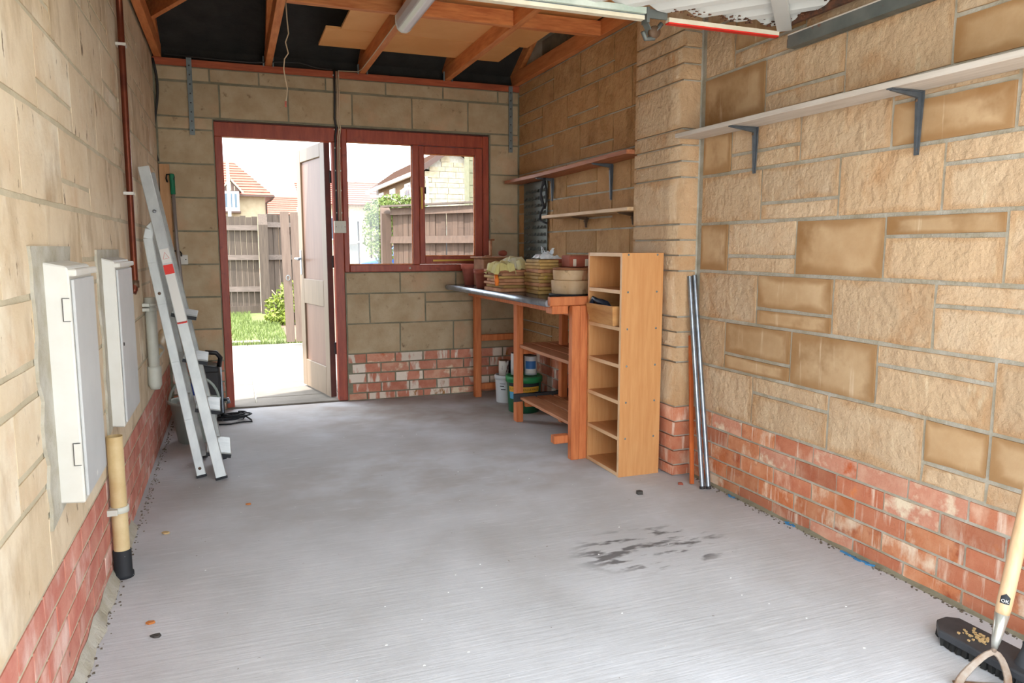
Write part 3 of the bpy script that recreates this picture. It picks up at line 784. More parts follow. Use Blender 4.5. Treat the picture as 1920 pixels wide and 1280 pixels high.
box('track_fixing', 'rust', tr, 2.098, 2.133, 2.476, 2.480, 1.934, 1.965)

# ================================================================ left wall things
def meter_box(y0, y1, d, lab, hatch):
    t = thing('meter_box', lab, 'meter box', (XL, (y0 + y1) / 2, .5))
    x1 = XL + d
    b = B()
    n = 8
    poly = [(XL + .002, y0, .505), (x1, y0, .50), (x1, y0, 1.085), (x1 - .004, y0, 1.10), (XL + .002, y0, 1.112)]
    b.prism(poly, (0, y1 - y0, 0)); b.done('case', 'box_white', t, .004)
    pl = box('box_door', 'box_door', t, x1 + .0005, x1 + .008, y0 + .012, y1 - .01, .515, 1.068, .002)
    box('hood', 'box_white', t, XL + .03, x1 + .016, y0 + .003, y1, 1.076, 1.0935, .003)
    if hatch:
        for z in (.60, .965):
            h = B()
            h.box(x1 - .017, x1 - .0, y0 - .003, y0 - .0005, z, z + .058)
            h.done('hinge_pocket', 'box_white', t)
            B().box(x1 - .018, x1 - .0165, y0 - .0035, y0 - .0005, z, z + .058).box(x1 - .018, x1 - .002, y0 - .0035, y0 - .0005, z + .0565, z + .058).box(x1 - .018, x1 - .002, y0 - .0035, y0 - .0005, z, z + .0015).done('hinge_gap', 'cable_dark', t)
    else:
        B().lathe([(0, .004), (.006, .003), (.007, 0)], (x1 + .008, y0 + .035, .80), 10, 'x').done('lock', 'cable_dark', pl)
    return t
meter_box(2.085, 2.39, .063, 'larger white meter box on the left wall, nearer the camera', True)
meter_box(2.95, 3.355, .050, 'white meter box on the left wall, above the cream pipe', False)
def patch(ys, zs, seed):
    random.seed(seed)
    y0, y1 = ys; z0, z1 = zs; pts = []
    for i in range(14): pts.append((y0 + random.uniform(-.02, .02), z1 - (z1 - z0) * i / 13))
    for i in range(1, 14): pts.append((y1 + random.uniform(-.015, .015), z0 + (z1 - z0) * i / 13))
    o = B().prism([(XL + .0015, y, z) for y, z in pts], (.0085, 0, 0)).done('mortar_patch', 'mortar', wall_left)
    return o
patch((1.985, 2.42), (.47, 1.15), 3); patch((2.88, 3.39), (.49, 1.14), 4)
random.seed(11)
t = thing('duct_pipe', 'cream service pipe with black foot below the second meter box', 'pipe', (XL + .034, 2.80, 0))
px, py = XL + .034, 2.80
B().lathe([(.026, .075), (.026, .505)], (px, py, 0), 20).done('pipe', 'pvc_cream', t)
B().lathe([(0, 0), (.034, 0), (.034, .015), (.0295, .02), (.0295, .098), (.027, .10)], (px, py, 0), 20).done('pipe_foot', 'black_rubber', t)
B().lathe([(.027, .235), (.031, .236), (.031, .256), (.027, .257)], (px, py, 0), 20).box(XL + .002, px, py - .045, py - .025, .236, .256).done('pipe_clip', 'pvc_grey', t)
t = thing('copper_pipe', 'brown copper pipe running up the left wall', 'pipe', (XL + .03, 3.72, .93))
cx = XL + .027
B().tube([(cx + .03, 3.60, 2.42), (cx + .006, 3.70, 2.33), (cx, 3.775, 2.22), (cx, 3.77, 2.1), (cx, 3.735, 1.6), (cx, 3.705, 1.0), (cx - .002, 3.69, .96), (cx - .008, 3.685, .945)], .014, 12).done('pipe', 'copper', t)
for y, z in ((3.775, 2.03), (3.72, 1.385)):
    B().box(XL + .004, cx + .018, y - .026, y + .026, z - .006, z + .006).done('pipe_clip', 'box_white', t)
B().tube([(cx, 3.705, 1.0), (cx, 3.7, .97)], .018, 12).done('pipe_joint', 'brown_metal', t)
t = thing('waste_pipe', 'pale grey waste pipe with elbow on the left wall behind the ladder', 'pipe', (XL + .036, 4.20, .40))
wx, wy = XL + .036, 4.20
B().tube([(wx, wy, .895), (wx, wy, .47)], .027, 16).done('pipe', 'pvc_grey', t)
B().lathe([(0, -.005), (.022, -.003), (.033, .02), (.034, .10), (.034, .115), (.027, .118)], (wx, wy, .42), 18).done('end_socket', 'pvc_grey', t)
B().tube([(wx, wy, .60), (wx + .02, wy + .05, .61), (wx + .02, wy + .12, .63), (wx + .01, wy + .5, .66)], .023, 14).done('branch', 'pvc_cream', t)
B().tube([(wx + .004, wy + .03, .595), (wx + .02, wy + .075, .62)], .031, 14).done('elbow', 'pvc_grey', t)
for z in (.835, .858): B().lathe([(.028, -.008), (.033, -.008), (.033, .008), (.028, .008)], (wx, wy, z), 16).box(XL + .002, wx, wy - .055, wy - .02, z - .008, z + .008).done('pipe_clip', 'pvc_grey', t)

# stepladder, folded and leaning on the left wall
t = thing('stepladder', 'folded aluminium stepladder leaning against the left wall', 'ladder', (-.15, 4.0, 0))
def lerp(a, b, f): return Vector(a) + (Vector(b) - Vector(a)) * f
A0, A1 = Vector((-.098, 3.85, .004)), Vector((-.396, 4.17, 1.548))
B0, B1 = Vector((-.192, 3.92, .004)), Vector((-.388, 4.12, 1.15))
OFF = Vector((-.006, .36, 0))
upx = Vector((0, 1, .2))
for k, o in enumerate((Vector((0, 0, 0)), OFF)):
    st = B().bar(A0 + o, A1 + o, .022, .052, up=(1, 0, .2)).done('stile', 'aluminium' if k == 0 else 'aluminium_dull', t, .003)
    if k == 0:
        d = (A1 - A0).normalized(); sd = Vector((1, 0, .2)); sd = (sd - d * sd.dot(d)).normalized(); nn = d.cross(sd)
        if nn.y > 0: nn = -nn
        def lab(f0, f1, w, m, nm, dx=0):
            c0, c1 = lerp(A0, A1, f0) + nn * .0122, lerp(A0, A1, f1) + nn * .0122
            B().quad(c0 - sd * w, c0 + sd * w, c1 + sd * w, c1 - sd * w).done(nm, m, st, fix=False)
        lab(.50, .655, .021, 'sticker_white', 'instruction_label'); lab(.655, .685, .022, 'sticker_red', 'red_label'); lab(.69, .735, .021, 'sticker_white', 'warning_label'); lab(.497, .503, .023, 'sticker_red', 'red_line')
        c0 = lerp(A0, A1, .714) + nn * .0126
        tri = [c0 - sd * .014 - d * .016, c0 + sd * .014 - d * .016, c0 + d * .016]
        B().tube(tri, .0012, 4, closed=True).done('warning_triangle', 'sticker_red', st)
        B().lathe([(0, -.006), (.008, -.005), (.009, 0)], lerp(A0, A1, .855) + nn * .013, 10, 'y').done('rivet', 'steel', st)
    B().bar(A0 + o, A0 + o + (A1 - A0).normalized() * .012, .026, .056, up=(1, 0, .2)).done('rubber_foot', 'black_rubber', t)
    pts = [B0 + o + (B1 - B0) * f for f in (0, .25, .5, .75, .93)] + [B1 + o + Vector((-.002, .005, .04)), B1 + o + Vector((.008, .008, .085)), B1 + o + Vector((.03, .01, .11))]
    b = B()
    for i in range(len(pts) - 1): b.bar(pts[i], pts[i + 1] + (pts[i + 1] - pts[i]).normalized() * .004, .02, .044, up=(1, 0, .2))
    s2 = b.done('support_stile', 'aluminium' if k == 0 else 'aluminium_dull', t, .003)
    if k == 0:
        for f in (.04, .80): B().lathe([(0, -.004), (.007, -.003), (.008, 0)], lerp(B0, B1, f) + Vector((0, -.0115, 0)), 10, 'y').done('rivet', 'brown_metal', s2)
    B().bar(B0 + o, B0 + o + (B1 - B0).normalized() * .012, .024, .048, up=(1, 0, .2)).done('rubber_foot', 'black_rubber', t)
for f in (.075, .215, .375, .52):
    p = lerp(A0, A1, f)
    tr_ = B().bar(p + Vector((.012, .012, 0)), p + OFF + Vector((.012, -.01, 0)), .118, .026, up=(.2, 0, 1)).done('tread', 'aluminium_dull', t, .003)
    B().bar(p + Vector((.012, .006, -.002)), p + Vector((.012, .0125, -.002)), .118, .018, up=(.2, 0, 1)).done('end_cap', 'black_rubber', tr_)
B().bar(lerp(B0, B1, .30), lerp(B0, B1, .30) + OFF, .02, .03).done('cross_brace', 'aluminium_dull', t)

# bucket with bottles and cloths
t = thing('bucket', 'grey-green plastic bucket with swing handle behind the ladder', 'bucket', (-.25, 4.72, 0))
bc = (-.25, 4.72, 0)
B().lathe([(0, .004), (.095, 0), (.10, .004), (.135, .235), (.146, .238), (.148, .25), (.14, .252), (.131, .245), (.098, .012), (0, .01)], bc, 28).done('body', 'bucket_grey', t)
B().tube([(-.25 - .137 * math.cos(a), 4.72 + .05 * math.sin(a), .235 + .145 * math.sin(a)) for a in [math.pi * i / 14 for i in range(15)]], .008, 8).done('handle', 'bucket_grey', t)
def rag(name, c, r, m, lab, cat, seed):
    R = random.Random(seed)
    b = B(); n = 10; rows = 6
    prof = [(r * math.sin(math.pi * (i + .3) / (rows + .6)), -r * .55 * math.cos(math.pi * (i + .3) / (rows + .6))) for i in range(rows)]
    b.lathe(prof, c, n)
    for v in b.v: v += Vector((R.uniform(-1, 1), R.uniform(-1, 1), R.uniform(-.8, .8))) * r * .22
    k = len(b.v)
    b.f.append(list(range(n))[::-1]); b.sm.append(True); b.f.append(list(range(k - n, k))); b.sm.append(True)
    return tag(b.done(name, m), lab, cat)
rag('cloth', (-.17, 4.69, .235), .05, 'cloth_teal', 'crumpled teal cloth in the bucket', 'cloth', 1)
rag('cloth', (-.165, 4.64, .215), .045, 'cloth_grey', 'crumpled grey cloth at the bucket rim', 'cloth', 2)
rag('cloth', (-.30, 4.66, .225), .05, 'cloth_grey', 'pale crumpled cloth at the left side of the bucket', 'cloth', 3)
t = thing('spray_bottle', 'blue-capped bottle standing in the bucket', 'bottle', (-.245, 4.73, .06))
B().lathe([(0, 0), (.036, 0), (.038, .01), (.038, .19), (.016, .22), (.016, .24)], (-.245, 4.73, .06), 16).done('body', 'tub_white', t)
B().lathe([(.017, .215), (.022, .216), (.022, .28), (.016, .30), (0, .30)], (-.245, 4.73, .06), 16).done('cap', 'cap_blue', t)
# black corner machine
t = thing('corner_machine', 'black upright cleaning machine with carry handle in the back left corner', 'machine', (-.17, 5.32, 0))
B().prism([(-.25, 5.24, .03), (-.09, 5.24, .03), (-.10, 5.24, .20), (-.115, 5.24, .36), (-.22, 5.24, .38), (-.245, 5.24, .22)], (0, .2, 0)).done('body', 'black_plastic', t, .012, 2)
B().tube([(-.225, 5.30, .37), (-.22, 5.26, .43), (-.19, 5.25, .46), (-.13, 5.25, .455), (-.105, 5.26, .42), (-.115, 5.30, .36)], .016, 10).done('handle', 'black_plastic', t)
box('front_panel', 'cable_dark', t, -.22, -.12, 5.228, 5.242, .12, .33, .006)
box('silver_trim', 'steel', t, -.108, -.100, 5.235, 5.245, .05, .36)
for x in (-.23, -.11): B().lathe([(0, -.012), (.04, -.012), (.045, 0), (.04, .012), (0, .012)], (x, 5.30, .045), 16, 'x').done('wheel', 'black_rubber', t)
B().tube([(-.10, 5.26, .13), (-.07, 5.24, .14), (-.065, 5.235, .11)], .012, 8).done('nozzle', 'steel', t)
pts = []
for i in range(64):
    a = i * .42
    r = .078 + .034 * math.sin(i * .31)
    pts.append((-.055 + r * 1.0 * math.cos(a) + .0004 * i, 5.20 + .055 * math.sin(a), .009 + .0006 * i))
pts += [(.03, 5.19, .03), (.07, 5.12, .012), (.075, 5.09, .007), (.02, 5.10, .007), (-.06, 5.06, .007), (-.13, 5.07, .007)]
tag(B().tube(pts, .0055, 6).done('power_cable', 'black_rubber'), 'coiled black power cable on the floor by the doorway', 'cable')
# long-handled pole, hooks, board strip in the corner
t = thing('long_pole', 'grey pole with a green grip hanging in the back left corner', 'pole', (-.34, 5.46, .62))
B().tube([(-.352, 5.49, 1.62), (-.345, 5.48, 1.2), (-.312, 5.43, .60), (-.285, 5.40, .04)], .011, 12).done('pole', 'pole_grey', t)
B().tube([(-.3535, 5.49, 1.635), (-.353, 5.49, 1.625), (-.3515, 5.489, 1.50)], [.012, .016, .0155], 12).done('grip', 'green_grip', t)
tag(box('board_strip', 'ply_strip', None, XL + .009, XL + .072, 5.525, 5.545, .55, 1.70), 'narrow plywood strip in the back left corner', 'board')
for z, x in ((1.605, -.385), (1.10, -.365)):
    o = B().tube([(x, 5.545, z - .02), (x, 5.51, z - .02), (x - .004, 5.50, z), (x, 5.50, z + .025), (x + .03, 5.49, z + .028), (x + .045, 5.485, z + .01), (x + .043, 5.48, z - .01)], .005, 8).done('tool_clip', 'black_plastic')
    tag(o, 'black tool clip beside the green grip' if z > 1.5 else 'black tool clip by the white plate, lower on the pole', 'clip', 'black tool clips')
t = thing('blanking_plate', 'white plastic plate on the wall behind the pole', 'plate', (-.315, 5.545, 1.04))
box('plate', 'box_white', t, -.345, -.285, 5.532, 5.549, 1.035, 1.10, .003)
B().lathe([(0, -.003), (.004, -.002), (.004, 0)], (-.298, 5.532, 1.068), 8, 'y').done('screw', 'cable_dark', t)

# ================================================================ right wall: shelves and brackets
def bracket(name, x_in, y, zt, drop, reach, lab, m, group):
    t = thing(name, lab, 'bracket', (XR - .016, y, zt - drop), group)
    w = XR - .017
    B().prism([(w - .004, y - .017, zt - .001), (w - .004, y + .017, zt - .001), (w - .004, y + .009, zt - drop), (w - .004, y - .009, zt - drop)], (.004, 0, 0)).bar((w - .002, y, zt - .008), (w - .006, y, zt - drop + .004), .012, .03, up=(1, 0, 0), w1=.008, h1=.006).done('upright', m, t)
    B().box(w - reach, w, y - .013, y + .013, zt - .004, zt - .0005).bar((w - .002, y, zt - .010), (w - reach + .004, y, zt - .005), .012, .026, up=(0, 0, 1), w1=.008, h1=.005).done('arm', m, t)
    for z in (zt - .03, zt - drop + .018):
        B().lathe([(0, -.003), (.005, -.002), (.006, 0)], (w - .005 - .012 * (z > zt - .05), y, z), 8, 'x').done('screw', 'brown_metal', t)
tag(B().prism([(1.995, .9, 1.648), (1.995, 3.108, 1.664), (1.995, 3.108, 1.684), (1.995, .9, 1.668)], (XR - .017 - 1.995, 0, 0)).done('long_shelf', 'shelf_grey', None, .002), 'long greyish-white shelf on the near right wall', 'shelf')
bracket('shelf_bracket', 0, 2.69, 1.6605, .195, .135, 'blue-grey bracket under the far end of the long white shelf', 'bracket_blue', None)
bracket('shelf_bracket', 0, 1.872, 1.6545, .205, .135, 'blue-grey bracket under the near end of the long white shelf', 'bracket_blue', None)
ys = [3.562, 3.75, 4.2, 4.8, 5.46]; zs = [1.645, 1.645, 1.638, 1.632, 1.636]
b = B()
for i in range(4):
    b.prism([(1.99, ys[i], zs[i]), (1.99, ys[i + 1], zs[i + 1]), (1.99, ys[i + 1], zs[i + 1] + .022), (1.99, ys[i], zs[i] + .022)], (XR - .015 - 1.99, 0, 0))
tag(b.done('upper_shelf', 'shelf_wood'), 'upper brown board shelf in the recess above the workbench', 'shelf')
bracket('shelf_bracket', 0, 3.99, 1.640, .21, .13, 'dark bracket under the upper recess shelf, nearer the pier', 'bracket_blue', None)
bracket('shelf_bracket', 0, 4.86, 1.632, .16, .13, 'dark bracket behind the hanging black cable', 'bracket_blue', None)
tag(box('lower_shelf', 'shelf_pale', None, 2.0, XR - .015, 3.56, 4.745, 1.345, 1.366, .002), 'lower short pale shelf in the recess above the workbench', 'shelf')
bracket('shelf_bracket', 0, 3.72, 1.345, .07, .10, 'small brown bracket under the lower shelf, near the pier', 'brown_metal', None)
bracket('shelf_bracket', 0, 4.32, 1.345, .07, .10, 'small brown bracket under the middle of the lower shelf', 'brown_metal', None)
# louvred panel
t = thing('louvre_panel', 'grey-green louvred steel tool panel at the far end of the recess', 'panel', (XR - .03, 5.17, .96))
lx = XR - .022
box('sheet', 'louvre', t, lx, lx + .003, 4.945, 5.40, .95, 1.63)
b = B()
for i in range(12):
    for j in range(7):
        z = 1.565 - i * .053; y = 4.985 + j * .06
        pr2 = [(lx, y - .014, z - .013), (lx - .022, y - .012, z - .011), (lx - .022, y + .012, z - .011), (lx, y + .014, z - .013),
               (lx, y - .012, z + .012), (lx, y + .012, z + .012)]
        b.add(pr2, [(0, 1, 2, 3), (1, 4, 5, 2), (0, 4, 1), (3, 2, 5)])
b.done('louvres', 'louvre', t)['kind'] = 'stuff'
pts = [(2.045, 4.80, 1.628), (2.045, 4.80, 1.60), (2.03, 4.83, 1.55), (2.03, 4.83, 1.48), (2.045, 4.79, 1.42), (2.05, 4.78, 1.47), (2.05, 4.78, 1.55), (2.046, 4.80, 1.605), (2.04, 4.81, 1.61)]
pts += [(2.03, 4.83, 1.52), (2.04, 4.80, 1.43), (2.03, 4.84, 1.38), (2.03, 4.85, 1.34), (2.04, 4.80, 1.325), (2.045, 4.76, 1.315)]
tag(B().tube(pts, .008, 8).done('hanging_cable', 'black_rubber'), 'looped black cable hanging from the upper recess shelf', 'cable')

# ================================================================ workbench
t = thing('workbench', 'home-made orange timber workbench with dark top along the recess', 'workbench', (1.85, 4.5, 0))
poly = [(1.565, 3.60), (1.555, 4.2), (1.535, 4.9), (1.518, 5.40), (1.535, 5.47), (1.60, 5.50), (2.125, 5.50), (2.125, 3.60)]
B().prism([(x, y, .832) for x, y in poly], (0, 0, .033)).done('worktop_board', 'bench_wood', t, .003)
B().prism([(x + .004, y, .8655) for x, y in poly], (0, 0, .006)).done('worktop_vinyl', 'vinyl_dark', t)
b = B(); b.tube([(x - .006, y, .853) for x, y in poly[:4]], [.019] * 4, 10); b.done('metal_edge', 'steel', t)
B().tube([(x - .003, y, .853) for x, y in ((1.518, 5.39), (1.522, 5.44), (1.54, 5.475), (1.60, 5.505))], .016, 10).done('worn_corner', 'cable_dark', t)
box('end_board', 'bench_wood', t, 1.555, 2.10, 3.565, 3.602, .842, .889, .003)
box('apron_block', 'bench_wood', t, 1.57, 1.665, 3.575, 3.66, .797, .842, .003)
box('apron_rail', 'bench_wood', t, 1.68, 1.715, 3.60, 5.42, .785, .832, .002)
box('leg', 'bench_wood', t, 1.675, 1.722, 3.545, 3.59, 0, .842, .003)
box('leg', 'bench_wood', t, 1.7235, 1.768, 3.55, 3.595, 0, .842, .003)
box('leg', 'bench_wood', t, 1.716, 1.762, 4.475, 4.54, 0, .832, .003)
box('leg', 'bench_wood', t, 1.712, 1.762, 5.355, 5.41, 0, .832, .003)
box('leg', 'bench_wood', t, 1.985, 2.03, 4.36, 4.41, 0, .832, .003)
box('leg', 'bench_wood', t, 2.055, 2.10, 3.70, 3.75, 0, .832, .003)
for z in (.435, .055): box('cross_rail', 'bench_wood', t, 1.762, 2.10, 5.375, 5.405, z, z + .048, .003)
box('cross_rail', 'bench_wood', t, 1.762, 2.10, 4.48, 4.51, .452, .497, .003)
box('cross_rail', 'bench_wood', t, 1.762, 2.10, 4.43, 4.46, .108, .153, .003)
box('cross_rail', 'bench_wood', t, 1.768, 2.10, 3.60, 3.63, .452, .497, .003)
box('cross_rail', 'bench_wood', t, 1.768, 2.10, 3.60, 3.63, .108, .153, .003)
for i in range(3):
    box('shelf_plank', 'bench_plank', t, 1.735 + i * .115, 1.840 + i * .115, 3.597, 4.56, .498, .518, .002)
    box('shelf_plank', 'bench_plank', t, 1.735 + i * .12, 1.840 + i * .12, 3.597, 4.465, .154, .172, .002)
box('stretcher_stub', 'bench_wood', t, 1.595, 1.690, 3.592, 3.640, .085, .130, .003)
t2 = thing('angle_frame', 'black steel angle frame lying on the low bench shelf', 'frame', (1.86, 4.3, .172))
B().box(1.69, 2.05, 4.467, 4.471, .140, .195).box(1.70, 2.05, 4.467, 4.4725, .191, .195).done('angle_bar', 'broom_black', t2)
B().bar((2.052, 4.468, .198), (1.985, 3.68, .198), .004, .05).done('angle_bar', 'broom_black', t2)

# ---- tubs and tins under the bench
def tub(name, c, r, h, m, lab, lidm=None, lidh=.02):
    t = thing(name, lab, 'tub', c)
    B().lathe([(0, 0), (r * .86, 0), (r * .88, .006), (r * .985, h - .01), (r * .985, h), (0, h)], c, 28).done('body', m, t)
    if lidm: B().lathe([(r * .99, h - lidh), (r * 1.045, h - lidh), (r * 1.05, h + .004), (r * 1.0, h + .012), (r * .93, h + .012), (r * .90, h + .004), (0, h + .004)], c, 28).done('lid', lidm, t)
    return t
wt = (1.885, 5.14, 0)
tb = tub('paint_tub', wt, .085, .195, 'tub_white', 'white plastic paint tub on the floor under the bench', 'tub_white')
def onring(c, r, a0, z): return lambda x, y: Vector((c[0] + r * math.cos(a0 + x / r), c[1] + r * math.sin(a0 + x / r), c[2] + z + y))
def band(c, r0, r1, z0, z1, a0, a1, m, name, par, n=14):
    vs = []
    for i in range(n + 1):
        a = a0 + (a1 - a0) * i / n
        vs += [(c[0] + r0 * math.cos(a), c[1] + r0 * math.sin(a), c[2] + z0), (c[0] + r1 * math.cos(a), c[1] + r1 * math.sin(a), c[2] + z1)]
    return B().add(vs, [(2 * i, 2 * i + 2, 2 * i + 3, 2 * i + 1) for i in range(n)], True).done(name, m, par, fix=False)
AW = math.radians(-110)
band(wt, .0815, .082, .10, .107, AW - .5, AW - .05, 'ink', 'print_line', tb); band(wt, .0825, .083, .125, .131, AW - .6, AW - .2, 'ink', 'print_line', tb); band(wt, .083, .0835, .145, .149, AW - .6, AW - .1, 'ink', 'print_line', tb)
P_ = onring(wt, .0825, AW + .35, .118)
B().add([P_(.014 * math.cos(a), .014 * math.sin(a)) for a in [2 * math.pi * i / 14 for i in range(14)]], [tuple(range(14))]).done('round_emblem', 'ink', tb, fix=False)
gt = (1.895, 4.80, 0)
tg = tub('adhesive_tub', gt, .125, .245, 'tub_green', 'dark green tub with green lid under the bench, yellow and blue label', 'lid_green', .03)
AG = math.radians(-112)
band(gt, .122, .1235, .190, .222, AG - 1.0, AG + 1.0, 'ink', 'black_band', tg)
band(gt, .1195, .1225, .150, .189, AG - 1.0, AG + 1.0, 'label_yellow', 'yellow_label', tg)
band(gt, .1155, .1195, .100, .150, AG - 1.0, AG + 1.0, 'label_blue', 'blue_label', tg)
text_mesh('lettering', '5L SPECIAL VALUE PACK', .021, 'ink', tg, onring(gt, .1225, AG, .170))
def can(name, c, r, h, m, lab, lid='steel', cat='tin'):
    t = thing(name, lab, cat, c)
    B().lathe([(0, 0), (r, 0), (r, h), (r * .96, h + .003), (r * .92, h), (0, h)], c, 20).done('body', m, t)
    B().lathe([(r * .9, h - .001), (r * .94, h + .006), (r * .8, h + .004), (0, h + .004)], c, 20).done('lid', lid, t)
    return t
can('paint_tin', (1.86, 5.125, .207), .038, .105, 'tin_white', 'small drip-stained paint tin on the white tub', 'brown_metal')
can('black_tin', (1.925, 5.14, .207), .030, .095, 'black_plastic', 'small black tin on the white tub, right of the stained tin', 'black_plastic')
t = thing('sealant_bottle', 'red bottle with white lower half on the green tub lid', 'bottle', (1.822, 4.75, .257))
B().lathe([(0, 0), (.021, 0), (.022, .045)], (1.822, 4.75, .257), 14).done('label', 'tin_white', t)
B().lathe([(.022, .045), (.022, .085), (.010, .105), (.010, .12), (0, .12)], (1.822, 4.75, .257), 14).done('body', 'bottle_red', t)
can('white_tin', (1.845, 4.83, .257), .036, .15, 'tub_white', 'white tin behind the red bottle on the green tub', 'cable_dark')
cb = can('blue_tin', (1.945, 4.80, .257), .045, .13, 'tub_white', 'white and blue paint tin at the right of the green tub', 'cable_dark')
band((1.945, 4.80, .257), .0456, .0456, .045, .10, math.radians(-165), math.radians(-60), 'tin_blue', 'blue_label', cb)
band((1.945, 4.80, .257), .0456, .0456, .012, .04, math.radians(-165), math.radians(-60), 'sticker_white', 'white_label', cb)
can('brown_bottle', (1.975, 5.00, .0), .05, .42, 'broom_black', 'tall dark bottle on the floor behind the tubs', 'broom_black', 'bottle')

# ---- things on the bench
def slab_pile(x0, x1, y0, y1, z, hs, mats, where, jit, seed, name='tile', cat='tile', group=None):
    R = random.Random(seed)
    ords = ['bottom', 'second', 'third', 'fourth', 'fifth', 'sixth', 'seventh', 'eighth', 'ninth', 'tenth', 'eleventh', 'twelfth']
    for i, h in enumerate(hs):
        dx, dy, a = R.uniform(-jit, jit), R.uniform(-jit, jit), R.uniform(-.07, .07)
        cx_, cy_ = (x0 + x1) / 2 + dx, (y0 + y1) / 2 + dy
        w, d = (x1 - x0) / 2 * R.uniform(.94, 1.02), (y1 - y0) / 2 * R.uniform(.94, 1.02)
        ca, sa = math.cos(a), math.sin(a)
        pts = []
        for (u, v) in ((-w, -d), (-w * .2, -d * R.uniform(.96, 1.03)), (w, -d), (w * R.uniform(.97, 1.03), 0), (w, d), (-w, d), (-w * R.uniform(.97, 1.03), 0)):
            pts.append((cx_ + u * ca - v * sa, cy_ + u * sa + v * ca, z + .0006))
        o = B().prism(pts, (0, 0, h - .0012)).done(name, mats[i % len(mats)], None, min(.004, h * .2))
        tag(o, ('%s from the bottom in %s' % (ords[i], where) if i else 'bottom one in %s' % where), cat, group)
        z += h
    return z
ZT = .872
z = slab_pile(1.545, 1.745, 4.32, 4.62, ZT, [.024, .021, .016, .022, .018, .02, .018], ['card_brown', 'tile_tan', 'card_brown'], 'the left pile of flat brown slabs on the bench', .012, 5, 'flat_slab', 'slab', 'left pile of slabs on the bench')
# crumpled paper sacks over the pile
def crumple(name, x0, x1, y0, y1, z0, z1, m, lab, cat, seed, n=7, drop=.05):
    R = random.Random(seed); b = B(); vs = []; fs = []
    for j in range(n + 1):
        for i in range(n + 1):
            u, v = i / n, j / n
            e = max(abs(u - .5), abs(v - .5)) * 2
            zz = z1 - (z1 - z0) * (e ** 3) + R.uniform(-1, 1) * .012 * (1 - e * .4) - (drop if e > .99 else 0) * R.uniform(.2, 1)
            vs.append((x0 + (x1 - x0) * u + R.uniform(-.008, .008), y0 + (y1 - y0) * v + R.uniform(-.008, .008), max(zz, z0 - drop)))
    for j in range(n):
        for i in range(n):
            a = j * (n + 1) + i; fs.append((a, a + 1, a + n + 2, a + n + 1))
    b.add(vs, fs); o = b.done(name, m, None, fix=False)
    md = o.modifiers.new('thick', 'SOLIDIFY'); md.thickness = .003; md.offset = 1
    return tag(o, lab, cat)
crumple('paper_sack', 1.50, 1.65, 4.30, 4.50, z + .006, z + .052, 'paper_yellow', 'yellowish crumpled paper sack on the left pile, left side', 'sack', 21, drop=.035)
crumple('paper_sack', 1.615, 1.765, 4.36, 4.58, z + .008, z + .075, 'paper_grey', 'greyish crumpled paper sack on the left pile, right side', 'sack', 22, drop=.02)
tag(box('terracotta_slab', 'terracotta', None, 1.735, 1.80, 4.50, 4.66, ZT + .001, ZT + .115, .003), 'upright dark red tile leaning beside the left pile', 'tile')
tag(B().tube([(1.527, 4.345, ZT + .105), (1.524, 4.325, ZT + .075), (1.53, 4.33, ZT + .045)], .014, 10).done('orange_roll', 'orange_tape'), 'small orange roll at the left edge of the pile', 'roll')
z = slab_pile(1.685, 1.815, 4.02, 4.26, ZT, [.024, .022, .022, .020, .021, .018, .022, .019, .018, .020], ['tile_tan', 'tile_tan', 'card_brown', 'tile_tan'], 'the tall middle stack of tan tiles on the bench', .005, 9, 'tile', 'tile', 'middle stack of tiles on the bench')
slab_pile(1.775, 1.90, 4.04, 4.22, z - .004 - .088, [.026, .024, .022, .022], ['card_brown', 'terracotta'], 'the small brown pile between middle stack and round pot', .008, 13, 'flat_slab', 'slab', 'small brown pile beside the middle stack')
slab_pile(1.835, 1.90, 4.04, 4.21, ZT, [.04, .04, .034], ['tile_tan'], 'the low tan stack behind the round pot', .003, 14, 'tile', 'tile', 'low tan stack behind the round pot')
crumple('plastic_bag', 1.71, 1.84, 4.06, 4.20, z + .004, z + .03, 'bag_clear', 'crumpled clear plastic bag on the middle stack', 'bag', 31, n=6, drop=.0)
Q = random.Random(44); b = B()
for i in range(9):
    a = Q.uniform(0, 6.28); r = Q.uniform(.004, .02); h = Q.uniform(.025, .075); w = Q.uniform(.008, .02)
    c = Vector((1.775 + r * math.cos(a), 4.13 + r * math.sin(a), z + .012))
    d = Vector((math.cos(a) * .03 + .008, math.sin(a) * .03, h)); e = Vector((-math.sin(a), math.cos(a), 0)) * w
    m_ = c + d * .5 + Vector((Q.uniform(-.01, .01), Q.uniform(-.01, .01), 0))
    b.add([c - e * .4, c + e * .4, m_ + e * .6, m_ - e * .6, c + d - e, c + d + e * .7], [(0, 1, 2, 3), (3, 2, 5, 4)])
o = b.done('bag_twist', 'bag_clear', None, fix=False); md = o.modifiers.new('thick', 'SOLIDIFY'); md.thickness = .002
tag(o, 'twisted neck of the clear plastic bag sticking up above the middle stack', 'bag')
